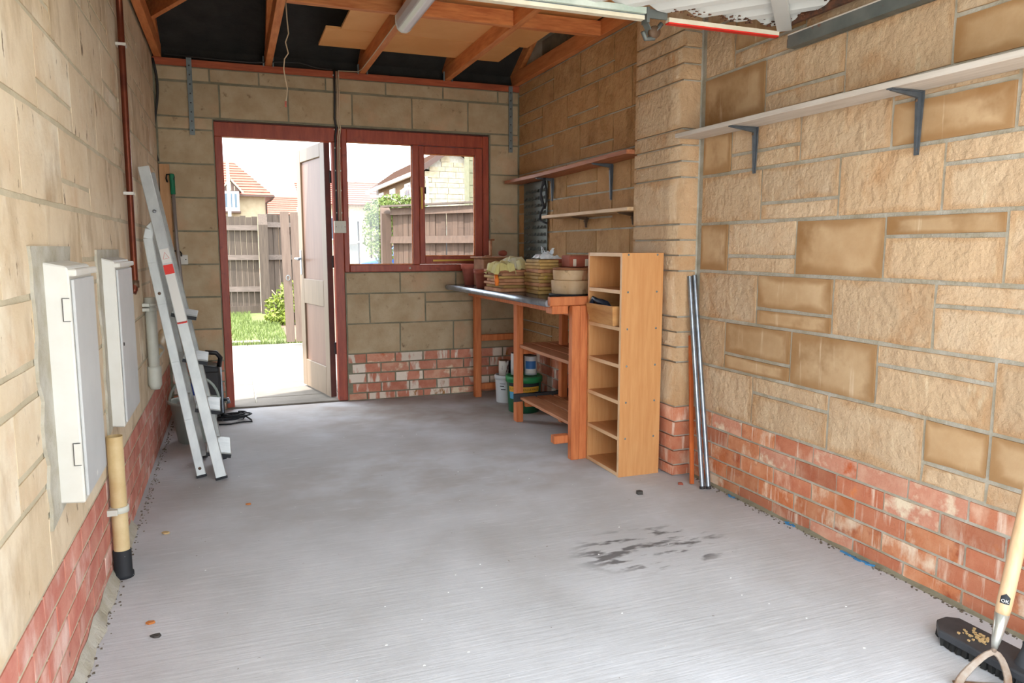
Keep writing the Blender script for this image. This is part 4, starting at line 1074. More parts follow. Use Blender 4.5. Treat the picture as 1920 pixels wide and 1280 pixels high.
# round pot
pc = (1.822, 3.865, ZT)
t = thing('round_pot', 'round cream two-tier pot with rust streaks on the bench', 'pot', pc)
B().lathe([(0, 0), (.128, 0), (.134, .006), (.134, .014), (.126, .016), (0, .012)], pc, 32).done('saucer', 'black_rubber', t)
B().lathe([(0, .0125), (.112, .0125), (.118, .02), (.122, .088), (.118, .092), (0, .092)], pc, 32).done('lower_tier', 'pot_cream', t)
B().lathe([(0, .0925), (.106, .0925), (.110, .098), (.112, .145), (.109, .150), (0, .150)], pc, 32).done('upper_tier', 'pot_cream', t)
B().lathe([(0, .1505), (.112, .1505), (.113, .160), (.10, .163), (0, .163)], pc, 32).done('rim_plate', 'card_brown', t)
t = thing('terracotta_trough', 'red terracotta block with pale slots on top of the round pot', 'block', (1.86, 3.88, ZT + .164))
box('block', 'terracotta', t, 1.795, 1.935, 3.84, 3.96, ZT + .164, ZT + .232, .006)
for x in (1.815, 1.89): box('pale_slot', 'pale_slot', t, x, x + .02, 3.837, 3.845, ZT + .170, ZT + .212, .002)
# brown pots behind
t = thing('brown_carton', 'brown carton behind the left pile at the window corner', 'carton', (1.80, 5.1, ZT))
box('carton', 'card_brown', t, 1.66, 1.90, 4.98, 5.22, ZT + .001, ZT + .20, .006)
box('flap', 'card_brown', t, 1.64, 1.92, 4.96, 5.24, ZT + .20, ZT + .212, .002)
t = thing('small_vice', 'brown bench clamp with pale upright bar on the carton', 'clamp', (1.74, 5.1, ZT + .212))
B().box(1.70, 1.74, 5.05, 5.09, ZT + .213, ZT + .222).box(1.732, 1.746, 5.05, 5.085, ZT + .213, ZT + .335).box(1.732, 1.765, 5.05, 5.085, ZT + .325, ZT + .338).done('clamp_frame', 'card_brown', t, .002)
B().lathe([(0, -.032), (.014, -.030), (.020, -.01), (.022, .012), (.014, .028), (0, .03)], (1.83, 5.06, ZT + .236), 16, 'x').done('clamp_knob', 'terracotta', t)
t = thing('terracotta_pot', 'terracotta pot at the window corner, leftmost of the two on the bench', 'pot', (1.66, 5.30, ZT))
B().lathe([(0, .001), (.045, .001), (.062, .12), (.070, .12), (.072, .155), (.064, .157), (.058, .13), (.04, .01), (0, .01)], (1.66, 5.30, ZT), 20).done('pot', 'terracotta_pink', t)
tag(B().lathe([(0, .001), (.045, .001), (.058, .10), (.064, .10), (.066, .13), (.06, .132), (.054, .11), (.036, .01), (0, .01)], (1.60, 4.82, ZT), 20).done('terracotta_pot', 'terracotta'), 'dark terracotta pot just left of the paper sacks on the bench', 'pot')

# ================================================================ tall shelf unit by the pier
t = thing('shelf_unit', 'tall narrow beech shelf unit standing beside the stone pier', 'shelf unit', (1.88, 3.37, 0))
ux0, ux1, uy0, uy1 = 1.768, 2.0, 3.185, 3.553
side = box('side_panel', 'beech', t, ux0, ux1, uy0, uy0 + .018, 0, 1.122, .001)
box('side_panel', 'beech', t, ux0, ux1, uy1 - .018, uy1, 0, 1.122, .001)
box('back_panel', 'beech', t, ux1 - .006, ux1 - .002, uy0 + .018, uy1 - .018, .02, 1.10)
for z in (.003, .188, .372, .555, .740, .922, 1.104):
    sh = box('shelf', 'beech_shelf', t, ux0 + .002, ux1 - .008, uy0 + .0185, uy1 - .0185, z, z + .018)
    box('edge_strip', 'beech_edge', sh, ux0 - .0005, ux0 + .002, uy0 + .0185, uy1 - .0185, z, z + .018)
box('edge_strip', 'beech_edge', side, ux0 - .0005, ux0, uy0, uy0 + .018, 0, 1.122)
for z in (.197, .381, .564, .749, .931, 1.113):
    for x in (ux0 + .035, ux1 - .035):
        B().lathe([(0, -.0015), (.005, -.001), (.0055, 0)], (x, uy0, z), 10, 'y').done('screw_cap', 'galv', side)
t = thing('wooden_box', 'small pale wooden box in the second compartment of the shelf unit', 'box', (1.88, 3.41, .758))
zb = .759
def tray(x0, x1, y0, y1, z0, z1, tp):
    b = B(); T = .008
    lo = [(x0 + tp, y0 + tp), (x1 - tp, y0 + tp), (x1 - tp, y1 - tp), (x0 + tp, y1 - tp)]; hi = [(x0, y0), (x1, y0), (x1, y1), (x0, y1)]
    il = [(x0 + tp + T, y0 + tp + T), (x1 - tp - T, y0 + tp + T), (x1 - tp - T, y1 - tp - T), (x0 + tp + T, y1 - tp - T)]; ih = [(x0 + T, y0 + T), (x1 - T, y0 + T), (x1 - T, y1 - T), (x0 + T, y1 - T)]
    vs = [(x, y, z0) for x, y in lo] + [(x, y, z1) for x, y in hi] + [(x, y, z1) for x, y in ih] + [(x, y, z0 + T) for x, y in il]
    fs = [(3, 2, 1, 0)]
    for i in range(4):
        j = (i + 1) % 4
        fs += [(i, j, 4 + j, 4 + i), (4 + i, 4 + j, 8 + j, 8 + i), (8 + i, 8 + j, 12 + j, 12 + i)]
    fs.append((12, 13, 14, 15))
    return b.add(vs, fs)
tray(1.745, 1.965, 3.235, 3.530, zb, zb + .100, .012).done('box_body', 'basket_wood', t, .003)
box('corner_batten', 'bench_plank', t, 1.752, 1.768, 3.505, 3.5235, zb + .012, zb + .099, .002)
t = thing('dark_tool', 'dark blue-black curved tool lying in the small wooden box', 'tool', (1.80, 3.45, zb + .03))
B().tube([(1.775, 3.515, zb + .06), (1.772, 3.512, zb + .10), (1.778, 3.505, zb + .125), (1.785, 3.48, zb + .112), (1.79, 3.45, zb + .106), (1.80, 3.40, zb + .10), (1.81, 3.37, zb + .07)], [.012, .014, .012, .014, .018, .016, .012], 12).done('tool_body', 'dark_blue', t)

# ================================================================ tubes against the pier
for p0, p1, lab in (((2.058, 2.885, .002), (2.094, 3.098, 1.008), 'silver tube leaning in the pier corner, left of the pair'), ((2.086, 2.875, .002), (2.122, 3.098, 1.012), 'silver tube leaning in the pier corner, right of the pair')):
    d = (Vector(p1) - Vector(p0)).normalized()
    t = thing('metal_tube', lab, 'tube', p0, 'pair of silver tubes')
    B().tube([p0, p1], .0115, 14, cap=False).tube([p0, p1], .0098, 14, cap=False).done('tube', 'steel', t)
    B().tube([Vector(p0) - d * .0, Vector(p0) + d * .012], .0128, 14).done('end_ferrule', 'cable_dark', t)
tag(B().bar((2.05, 2.96, .004), (2.112, 3.098, .715), .020, .014, up=(0, 1, 0)).done('wooden_rod', 'orange_rod', None, .002), 'thin orange wooden rod leaning beside the silver tubes', 'rod')

# ================================================================ hoe and broom at right
t = thing('garden_hoe', 'wooden-handled garden hoe with forked steel head at right', 'hoe', (1.815, 1.26, 0))
h0, h1 = Vector((1.815, 1.262, .05)), Vector((2.118, 1.285, 1.36))
hd = (h1 - h0).normalized()
s_ = h0 + hd * .145
B().tube([s_, s_ + hd * .02, h1 - hd * .02, h1], [.0165, .0185, .0175, .012], 16).done('shaft', 'hoe_wood', t)
B().tube([h0 + hd * .055, h0 + hd * .075, s_ + hd * .004], [.007, .011, .0175], 14).done('ferrule', 'ferrule', t)
nk = h0 + hd * .045
bl0, bl1 = Vector((1.735, 1.285, .006)), Vector((1.842, 1.232, .006))
bb = B()
bb.tube([nk + hd * .02, nk], .007, 10)
for q in (bl0, bl1):
    sp_ = q - (bl0 + bl1) / 2
    cv = [nk + (q - nk) * f - sp_ * f + sp_ * min(1, (f * 1.25) ** .62) for f in (0, .08, .2, .35, .52, .7, .86)] + [q]
    nf = Vector((-.4, -.8, .3)).normalized(); vs = []
    for i, c in enumerate(cv):
        d = (cv[min(i + 1, 7)] - cv[max(i - 1, 0)]).normalized(); a = d.cross(nf).normalized(); w = .0075 + .0005 * i
        vs += [c - a * w - nf * .003, c + a * w - nf * .003, c + a * w + nf * .003, c - a * w + nf * .003]
    fs = [(0, 1, 2, 3), (31, 30, 29, 28)]
    for i in range(7):
        for j in range(4): fs.append((4 * i + j, 4 * i + (j + 1) % 4, 4 * i + 4 + (j + 1) % 4, 4 * i + 4 + j))
    bb.add(vs, fs)
bb.done('fork', 'hoe_metal', t, .0015)
ax = (bl1 - bl0).normalized(); pp = Vector((-ax.y, ax.x, 0))
B().prism([bl0 - ax * .01 - pp * .014, bl1 + ax * .01 - pp * .014, bl1 + ax * .008 + pp * .016, bl0 - ax * .008 + pp * .016], (0, 0, .004)).done('blade', 'hoe_metal', t)
# maker's stamp on the shaft
c_ = s_ + hd * .045
vd = (Vector((0, 0, 1.145)) - c_); vd = (vd - hd * vd.dot(hd)).normalized(); sd_ = hd.cross(vd)
if sd_.dot(Vector((1, 0, 0))) < 0: sd_ = -sd_
def onshaft(x, y, r=.0194):
    a = x / .0188
    return c_ + hd * y + (vd * math.cos(a) + sd_ * math.sin(a)) * r
house_ = [(-.011, -.012), (-.011, .006), (0, .015), (.011, .006), (.011, -.012)]
vs = []
for i in range(11):
    x = -.011 + .0022 * i
    vs += [onshaft(x, -.012), onshaft(x, .006 + .009 * (1 - abs(x) / .011))]
B().add(vs, [(2 * i, 2 * i + 2, 2 * i + 3, 2 * i + 1) for i in range(10)]).done('stamp', 'ink', t, fix=False)
text_mesh('stamp_letters', 'OK', .012, 'sticker_white', t, lambda x, y: onshaft(x, y - .005, .0199))

t = thing('broom', 'black broom standing on its head behind the hoe', 'broom', (1.935, 1.24, 0))
hp = [(1.873, 1.462), (1.922, 1.508), (1.965, 1.512), (1.995, 1.49), (1.995, 1.0), (1.873, 1.0)]
B().prism([(x, y, .022) for x, y in hp], (0, 0, .024)).done('head', 'broom_black', t, .005, 2)
b = B()
R = random.Random(5)
for i in range(26):
    for j in range(7):
        x = 1.884 + j * .0168; y = 1.492 - i * .0188
        if x < 1.91 and y > 1.46: continue
        b.bar((x, y, .024), (x + R.uniform(-.004, .004), y + R.uniform(-.004, .004), .001), .012, .014, w1=.014, h1=.016)
b.done('bristles', 'bristle', t)['kind'] = 'stuff'
q0, q1 = Vector((1.935, 1.24, .046)), Vector((2.118, 1.19, 1.30)); qd = (q1 - q0).normalized()
B().lathe([(.034, 0), (.030, .012), (.020, .045), (.019, .06)], (1.935, 1.24, .045), 18).done('socket', 'broom_black', t)
B().tube([q0, q1], .0125, 14).done('pole', 'black_plastic', t)
b = B()
for i in range(40):
    x, y = 1.935 + R.gauss(0, .018), 1.385 + R.gauss(0, .022)
    s = R.uniform(.002, .005)
    b.prism([(x - s, y - s, .0462), (x + s, y - s * .5, .0462), (x + s * .6, y + s, .0462), (x - s * .5, y + s, .0462)], (0, 0, s))
o = b.done('sawdust', 'crumbs'); tag(o, 'scatter of pale wood crumbs on the broom head', 'crumbs', None, 'stuff')

# ================================================================ litter on the floor
R = random.Random(17)
def scrap(name, x, y, s, m, lab, cat, z=.0005, h=.006, k=6):
    pts = [(x + s * R.uniform(.6, 1.2) * math.cos(2 * math.pi * i / k), y + s * R.uniform(.4, .9) * math.sin(2 * math.pi * i / k), z) for i in range(k)]
    return tag(B().prism(pts, (R.uniform(-.004, .004), 0, h)).done(name, m), lab, cat)
scrap('dry_leaf', -.285, 2.40, .014, 'leaf_orange', 'small orange-brown leaf on the floor near the pipe foot', 'leaf')
scrap('dry_leaf', -.26, 2.31, .016, 'debris_dark', 'dark curled leaf on the floor near the orange leaf', 'leaf')
scrap('pale_chip', -.30, 3.18, .016, 'crumbs', 'pale chip on the floor by the left wall', 'chip')
scrap('pale_chip', .02, 3.42, .012, 'leaf_orange', 'small tan chip on the floor right of the ladder feet', 'chip')
scrap('mortar_lump', 1.74, 2.93, .022, 'debris_dark', 'dark lump on the floor in front of the shelf unit', 'lump', h=.014)
scrap('mortar_lump', 2.0, 2.98, .014, 'terracotta', 'red brick chip on the floor by the pier', 'lump', h=.010)
for i, (x, y0, y1) in enumerate(((2.122, 2.34, 2.40), (2.116, 1.93, 2.08), (2.112, 2.72, 2.77))):
    b = B(); n = 6
    for j in range(n):
        ya, yb = y0 + (y1 - y0) * j / n, y0 + (y1 - y0) * (j + 1) / n
        xa, xb = x + R.uniform(-.008, .008), x + R.uniform(-.008, .008)
        b.prism([(xa, ya, .001), (xb, yb, .001), (xb + .009, yb, .001), (xa + .010, ya, .001)], (0, 0, R.uniform(.002, .006)))
    tag(b.done('plastic_scrap', 'blue_scrap'), ['blue plastic strip along the right wall foot, middle', 'blue plastic strip along the right wall foot, nearest the broom', 'blue plastic shred at the wall foot by the silver tubes'][i], 'scrap', 'blue plastic scraps')
# crumbled mortar along both wall feet
def rubble(name, xa, side, y0, y1, n, lab, m):
    b = B()
    for i in range(n):
        y = R.uniform(y0, y1); x = xa + side * abs(R.gauss(0, .014)); s = R.uniform(.0015, .0045)
        b.prism([(x - s, y - s, 0), (x + s, y - s * R.uniform(.3, 1), 0), (x + s * .7, y + s, 0), (x - s * R.uniform(.3, 1), y + s, 0)], (0, 0, s * R.uniform(.4, 1)))
    tag(b.done(name, m), lab, 'rubble', None, 'stuff')
rubble('mortar_rubble', XL + .018, 1, .9, 5.4, 420, 'crumbs of mortar and dirt along the left wall foot', 'rubble_grey')
rubble('mortar_rubble', XR - .02, -1, .9, 3.05, 260, 'crumbs of mortar along the near right wall foot', 'rubble_grey')
b = B()
for i in range(50):
    x, y, s = R.uniform(XL + .1, 1.65), R.uniform(1.2, 4.6), R.uniform(.0015, .0038)
    if R.random() < .4: x = R.uniform(.3, 2.0); y = R.uniform(1.3, 2.4)
    b.prism([(x - s, y - s * .5, .0004), (x + s, y - s * R.uniform(.2, .7), .0004), (x + s * .6, y + s * .6, .0004), (x - s * .7, y + s * .5, .0004)], (0, 0, .0015))
tag(b.done('pale_flecks', 'white_paint'), 'tiny pale flecks scattered over the concrete floor', 'flecks', None, 'stuff')
def fillet(name, x0, sx, y0, y1, par, w, h):
    n = 26; b = B(); vs = []
    for i in range(n + 1):
        y = y0 + (y1 - y0) * i / n
        k = R.uniform(.6, 1.25)
        vs += [(x0, y, 0), (x0 + sx * w * k, y, .0), (x0 + sx * w * .4 * k, y, h * .5 * k), (x0, y, h * k)]
    fs = []
    for i in range(n):
        for j in range(3): fs.append((4 * i + j, 4 * i + 4 + j, 4 * i + 5 + j, 4 * i + 1 + j))
    b.add(vs, fs).done(name, 'mortar_back' if sx < 0 else 'mortar', par)
fillet('mortar_fillet', XR - .004, -1, .7, 3.1, wall_right, .02, .012)
fillet('mortar_fillet', XL + .004, 1, .7, 3.3, wall_left, .03, .045)

# ================================================================ outdoors
struct(box('ground_1', 'soil', None, -60, 60, 9.30, 90, -.12, -.03))
struct(box('ground_2', 'drive_concrete', None, -40, 40, -40, .249, -.12, -.012))
struct(box('ground_3', 'soil', None, -60, XL - .1, .249, 9.30, -.12, -.04))
struct(box('ground_4', 'soil', None, XR + .1, 60, .249, 9.30, -.12, -.04))
struct(box('ground_5', 'soil', None, XL - .1, XR + .1, YB + .11, 9.30, -.12, -.035))
struct(box('lawn_1', 'lawn', None, -6, .62, 9.35, 14.2, -.05, -.012))
pat = struct(box('patio_bed', 'mortar', None, -1.7, 2.2, YB + .135, 9.28, -.034, -.008))
R = random.Random(23)
xs = [-1.7, -1.08, -.48, .12, .74, 1.34, 1.94]; yrow = [YB + .14, 5.93, 6.55, 7.18, 7.60, 8.20, 8.75, 9.28]
for j in range(len(yrow) - 1):
    for i in range(len(xs) - 1):
        g = .004
        z = R.uniform(-.001, .002)
        box('paving_slab', 'slab', pat, xs[i] + g, xs[i + 1] - g, yrow[j] + g, yrow[j + 1] - g, -.008, z, .003)
for x, y, w, d, lab in ((.10, 9.62, .42, .22, 'pale stepping slab at the lawn edge, right one'), (-.32, 9.70, .36, .2, 'pale stepping slab at the lawn edge, left one')):
    tag(B().prism([(x - w / 2, y - d / 2, -.012), (x + w / 2, y - d / 2 + .03, -.012), (x + w / 2 - .04, y + d / 2, -.012), (x - w / 2 + .02, y + d / 2 - .02, -.012)], (0, 0, .016)).done('stepping_slab', 'slab', None, .003), lab, 'slab')
def grass(n, x0, x1, y0, y1, h, lab):
    b = B()
    for i in range(n):
        x, y = R.uniform(x0, x1), R.uniform(y0, y1)
        if y > 12.2 and x > .25: continue
        a = R.uniform(0, 6.28); w = R.uniform(.004, .008); l = R.uniform(.5, 1) * h
        dx, dy = math.cos(a) * w, math.sin(a) * w; tx, ty = R.uniform(-.4, .4) * l, R.uniform(-.4, .4) * l
        b.add([(x - dx, y - dy, -.012), (x + dx, y + dy, -.012), (x + tx, y + ty, l)], [(0, 1, 2)])
    tag(b.done('grass', 'grass_blade', None, fix=False), lab, 'grass', None, 'stuff')
grass(5200, -.7, .62, 9.75, 14.1, .06, 'short sunlit lawn grass beyond the patio')
grass(700, -.6, 1.0, 9.28, 9.45, .06, 'fringe of grass along the patio edge')

def leaves(n, blobs, s, seed):
    Q = random.Random(seed); b = B()
    for i in range(n):
        c, r = Q.choice(blobs)
        while True:
            p = Vector((Q.uniform(-1, 1), Q.uniform(-1, 1), Q.uniform(-1, 1)))
            if .35 < p.length < 1: break
        p = Vector(c) + Vector((p.x * r[0], p.y * r[1], p.z * r[2]))
        a = Vector((Q.gauss(0, 1), Q.gauss(0, 1), Q.gauss(0, 1))).normalized(); q = a.cross(Vector((Q.gauss(0, 1), Q.gauss(0, 1), Q.gauss(0, 1)))).normalized()
        k = s * Q.uniform(.6, 1.2)
        b.add([p - a * k, p + q * k * .45, p + a * k, p - q * k * .45], [(0, 1, 2, 3)])
    return b
t = thing('garden_shrub', 'yellow-green leafy shrub in front of the brown fence', 'shrub', (.75, 12.0, -.03))
leaves(1900, [((.62, 12.0, .20), (.2, .2, .24)), ((.80, 12.0, .34), (.22, .22, .32)), ((.98, 12.0, .28), (.2, .2, .3)), ((.72, 11.9, .08), (.3, .2, .12))], .035, 4).done('foliage', 'shrub_leaf', t, fix=False)['kind'] = 'stuff'
b = B()
for k in range(7): b.tube([(.78, 12.0, -.03), (.78 + R.uniform(-.1, .1), 12 + R.uniform(-.08, .08), .2), (.78 + R.uniform(-.25, .25), 12 + R.uniform(-.15, .15), .5)], .008, 6)
b.done('stems', 'bark', t)

def fence_panel(name, p0, p1, zb, zt, nb, lab, m, post_at, rails, seed, lean=0, rail_m='fence_rail', front=1):
    """boards between two ground points; rails on the near side"""
    Q = random.Random(seed)
    p0, p1 = Vector((*p0, 0)), Vector((*p1, 0))
    d = p1 - p0; L = d.length; d.normalize(); n = Vector((d.y, -d.x, 0))
    if n.dot(Vector((0, 0, 0)) - p0) < 0: n = -n
    t = thing(name, lab, 'fence', (p0.x, p0.y, zb))
    w = L / nb
    for i in range(nb):
        a = p0 + d * (w * i + .002); c = p0 + d * (w * (i + 1) - .002 - (Q.uniform(.004, .016) if Q.random() < .3 else 0))
        top = zt + Q.uniform(-.015, .015)
        off = n * Q.uniform(-.006, .006)
        B().prism([a + off + Vector((0, 0, zb)), c + off + Vector((0, 0, zb)), c + off + Vector((0, 0, top)), a + off + Vector((0, 0, top))], -n * .018).done('fence_board', m, t)
    for z, h in rails:
        q0, q1 = p0 + n * .026 + Vector((0, 0, z)), p1 + n * .026 + Vector((0, 0, z))
        B().prism([q0 - n * .02 - Vector((0, 0, h / 2)), q0 + n * .03 - Vector((0, 0, h / 2)), q0 + n * .006 + Vector((0, 0, h / 2)), q0 - n * .02 + Vector((0, 0, h / 2))], d * L).done('rail', rail_m, t)
    for s in post_at:
        q = p0 + d * (L * s) + n * .05
        hw = .06
        B().prism([q - d * hw - n * .06 + Vector((0, 0, zb - .03)), q + d * hw - n * .06 + Vector((0, 0, zb - .03)), q + d * hw + n * .05 + Vector((0, 0, zb - .03)), q - d * hw + n * .05 + Vector((0, 0, zb - .03))], (0, 0, zt + .06 - zb)).done('post', m, t, .012)
    return t
fence_panel('timber_fence', (-1.3, 14.15), (.44, 14.0), .08, 1.70, 18, 'brown board fence beyond the lawn, left of its post', 'fence_wood', (), ((.42, .09), (.98, .09), (1.50, .09)), 1)
fence_panel('timber_fence', (.60, 14.05), (1.75, 14.7), .02, 1.74, 11, 'brown board fence beyond the shrub, right of the post', 'fence_wood', (), ((.98, .09), (1.56, .09)), 2)
tag(box('gravel_board', 'fence_wood', None, -1.3, .44, 14.0, 14.05, -.03, .12), 'dark gravel board at the foot of the far fence', 'board')
tag(B().box(.45, .60, 13.80, 13.95, -.03, 1.55).prism([(.45, 13.80, 1.55), (.60, 13.80, 1.55), (.60, 13.95, 1.74), (.45, 13.95, 1.74)], (0, 0, .001)).prism([(.45, 13.80, 1.55), (.45, 13.95, 1.55), (.45, 13.95, 1.74)], (.15, 0, 0)).done('fence_post', 'fence_wood'), 'thick brown fence post with sloped top beyond the lawn', 'post')
# the boarded gate leaf
t = thing('garden_gate', 'weathered tall boarded gate standing open behind the door', 'gate', (.75, 9.1, .04))
g0, g1 = Vector((.555, 9.05, 0)), Vector((1.02, 9.0, 0)); gd_ = (g1 - g0).normalized(); gn = Vector((gd_.y, -gd_.x, 0))
for i, (a, c, zt) in enumerate(((0, .098, 1.565), (.112, .20, 1.56), (.214, .31, 1.55), (.324, .42, 1.55))):
    p, q = g0 + gd_ * a, g0 + gd_ * c
    lean = Vector((-.012, 0, 0))
    B().prism([p + Vector((0, 0, .045)), q + Vector((0, 0, .045)), q + Vector((-.022, 0, zt)), p + Vector((-.022, 0, zt))], -gn * .02).done('gate_board', 'gate_board', t)
for z in (.3, 1.3): B().prism([g0 - gn * .02 + Vector((0, 0, z)), g1 - gn * .02 + Vector((0, 0, z)), g1 - gn * .02 + Vector((0, 0, z + .09)), g0 - gn * .02 + Vector((0, 0, z + .09))], -gn * .03).done('ledge', 'gate_board', t)
c0 = g0 + gd_ * .06 + gn * .012
B().tube([c0 + Vector((.022 * math.cos(a) - .015, -.004, .80 + .03 * math.sin(a))) for a in [2 * math.pi * i / 12 for i in range(12)]], .004, 6, closed=True).done('ring_latch', 'galv', t)
# fence seen through the window
gf = fence_panel('garden_fence', (1.85, 9.06), (3.10, 7.45), .03, 1.60, 25, 'brown garden fence with broad rails seen through the window', 'fence_warm', (), ((1.585, .085), (1.245, .085), (.45, .085)), 6, rail_m='fence_warm')
tag(B().box(1.715, 1.83, 9.05, 9.16, -.03, 1.50).prism([(1.715, 9.05, 1.50), (1.715, 9.16, 1.50), (1.715, 9.16, 1.64), (1.715, 9.05, 1.56)], (.115, 0, 0)).done('gate_post', 'fence_warm'), 'brown gate post at the left end of the window fence', 'post')
a_, c_ = Vector((1.74, 9.08, 1.635)), Vector((3.12, 7.42, 1.66)); dd = (c_ - a_).normalized(); nn_ = Vector((dd.y, -dd.x, 0))
B().prism([a_ + nn_ * .05, a_ - nn_ * .05, a_ - nn_ * .05 + Vector((0, 0, .02)), a_ + nn_ * .05 + Vector((0, 0, .02))], c_ - a_).done('fence_cap', 'fence_rail', gf)
t = thing('grey_gate_post', 'grey weathered gate post with a rope seen at the window left edge', 'post', (1.42, 9.25, -.03))
B().prism([(1.335, 9.2, -.03), (1.475, 9.2, -.03), (1.445, 9.2, 1.50), (1.345, 9.2, 1.52)], (0, .12, 0)).done('post', 'post_grey', t, .006)
B().box(1.447, 1.466, 9.21, 9.31, .3, 1.47).done('dark_edge', 'cable_dark', t)
B().tube([(1.30, 9.19, 1.215), (1.36, 9.185, 1.20), (1.42, 9.185, 1.205), (1.47, 9.19, 1.225), (1.52, 9.22, 1.23)], .008, 8).done('rope', 'bark_white', t)
# weeping tree and bare white branch
t = thing('weeping_tree', 'pale green drooping tree behind the window fence', 'tree', (2.75, 12.6, -.03))
bl = [((2.35, 12.6, 1.72), (.28, .3, .26)), ((2.62, 12.6, 1.86), (.34, .3, .2)), ((2.25, 12.6, 1.40), (.2, .25, .42)), ((2.42, 12.6, 1.12), (.16, .2, .4)), ((2.9, 12.7, 1.90), (.3, .3, .14)), ((2.5, 12.6, 1.5), (.2, .25, .3))]
leaves(4200, bl, .036, 8).done('foliage', 'tree_leaf', t, fix=False)['kind'] = 'stuff'
B().tube([(2.72, 12.7, -.03), (2.70, 12.7, .8), (2.62, 12.7, 1.4), (2.68, 12.65, 1.75), (2.76, 12.6, 1.98), (2.74, 12.6, 2.12)], [.07, .06, .05, .045, .04, .03], 10).done('trunk', 'bark_white', t)
b = B()
b.tube([(2.74, 12.6, 2.08), (2.82, 12.6, 2.16), (2.92, 12.6, 2.13)], [.04, .03, .02], 8)
b.tube([(2.72, 12.62, 1.95), (2.9, 12.6, 2.02), (3.1, 12.6, 1.98), (3.18, 12.6, 1.88)], [.03, .024, .02, .014], 8)
b.tube([(2.70, 12.62, 1.9), (2.5, 12.6, 2.0), (2.25, 12.6, 2.0), (2.12, 12.6, 2.06)], [.025, .018, .014, .01], 8)
b.tube([(2.95, 12.6, 2.02), (3.02, 12.55, 1.95), (3.0, 12.5, 1.82)], [.018, .014, .01], 6)
b.done('branches', 'bark_white', t)
# blue car
t = thing('blue_car', 'blue car parked far beyond the garden, seen past the gate post', 'car', (4.3, 21, -.03))
body = [(-1.9, .25), (-1.95, .55), (-1.8, .78), (-1.0, .92), (-.45, 1.38), (.9, 1.40), (1.6, .98), (1.95, .85), (1.98, .3)]
cx0 = 5.05
B().prism([(cx0 + x, 20.2, z - .03) for x, z in body], (0, 1.65, 0)).done('body', 'car_blue', t, .08, 3)
B().prism([(cx0 + x, 20.19, z - .03) for x, z in ((-.85, .95), (-.42, 1.31), (.82, 1.33), (1.4, .98))], (0, .02, 0)).done('side_window', 'pane_dark', t)
for x in (-1.25, 1.25): B().lathe([(0, -.1), (.28, -.1), (.31, 0), (.28, .1), (0, .1)], (cx0 + x, 20.28, .28), 20, 'y').done('wheel', 'black_rubber', t)
B().box(cx0 - 1.93, cx0 - 1.78, 20.24, 20.5, .55, .68).done('headlight', 'white_paint', t)
tag(B().lathe([(.06, 0), (.045, 4.0), (.035, 6.2), (0, 6.2)], (-.02, 27, -.03), 12).done('lamp_post', 'white_paint'), 'slim white lamp post in front of the far left house', 'lamp post')

# ---- houses
def wall_box(t, m, x0, x1, y0, y1, z0, z1, name='wall'): return box(name, m, t, x0, x1, y0, y1, z0, z1)
def window(t, x0, x1, y, z0, z1, bars=1):
    w = B().box(x0, x1, y - .08, y, z0, z1).done('window', 'white_paint', t)
    n = bars + 1; s = (x1 - x0) / n
    for i in range(n): B().box(x0 + s * i + .06, x0 + s * (i + 1) - .06, y - .095, y - .079, z0 + .08, z1 - .08).done('pane', 'pane_dark', w)
def roof_courses(t, a, b_, c, d, n, m, th=.05):
    """tile courses between eave edge a-b_ and ridge edge d-c, each overlapping the one below"""
    a, b_, c, d = map(Vector, (a, b_, c, d)); up = (b_ - a).cross(d - a).normalized()
    if up.z < 0: up = -up
    for i in range(n):
        f, g = i / n, (i + 1.08) / n
        p, q, r, s = a + (d - a) * f, b_ + (c - b_) * f, b_ + (c - b_) * g, a + (d - a) * g
        B().add([p + up * th, q + up * th, r + up * .005, s + up * .005, p, q, r - up * .02, s - up * .02], [(0, 1, 2, 3), (7, 6, 5, 4), (0, 4, 5, 1), (1, 5, 6, 2), (2, 6, 7, 3), (3, 7, 4, 0)]).done('tile_course', m, t)
# left house, hipped end, dormer bay
t = thing('left_house', 'cream house with red tiled hip roof and timbered bay window, far left', 'house', (-1, 46, -.03))
wall_box(t, 'render_cream', -7, 1.90, 45.3, 53, -.03, 4.15)
roof_courses(t, (-7.4, 44.8, 4.1), (2.35, 44.8, 4.1), (.25, 49, 6.35), (-7.4, 49, 6.35), 13, 'roof_tile')
roof_courses(t, (2.35, 44.8, 4.1), (2.35, 53.4, 4.1), (.25, 49.2, 6.35), (.25, 49, 6.35), 10, 'roof_tile')
box('gutter', 'dark_wood', t, -7.4, 2.40, 44.66, 44.78, 4.02, 4.12)
B().tube([(2.35, 44.75, 4.02), (2.2, 45.0, 3.85), (1.95, 45.25, 3.72), (1.95, 45.25, 0)], .05, 8).done('downpipe', 'dark_wood', t)
wall_box(t, 'white_paint', -.36, .50, 44.5, 45.3, 3.18, 4.30, 'bay')
B().prism([(-.46, 44.45, 4.28), (.62, 44.45, 4.28), (.08, 44.45, 4.88)], (0, 1.6, 0)).done('bay_gable', 'dark_wood', t)
for p, q in (((-.56, 4.2), (.08, 4.94)), ((.72, 4.2), (.08, 4.94))): B().bar((p[0], 44.42, p[1]), (q[0], 44.42, q[1]), .08, .09).done('barge_board', 'render_cream', t)
for x in (-.12, .08, .28): B().box(x - .02, x + .02, 44.43, 44.46, 4.3, 4.78 - abs(x - .08) * 1.2).done('gable_strut', 'render_cream', t)
window(t, -.30, .44, 44.5, 3.30, 4.22, 2)
box('bay_sill', 'dark_wood', t, -.42, .56, 44.42, 45.3, 3.10, 3.19)
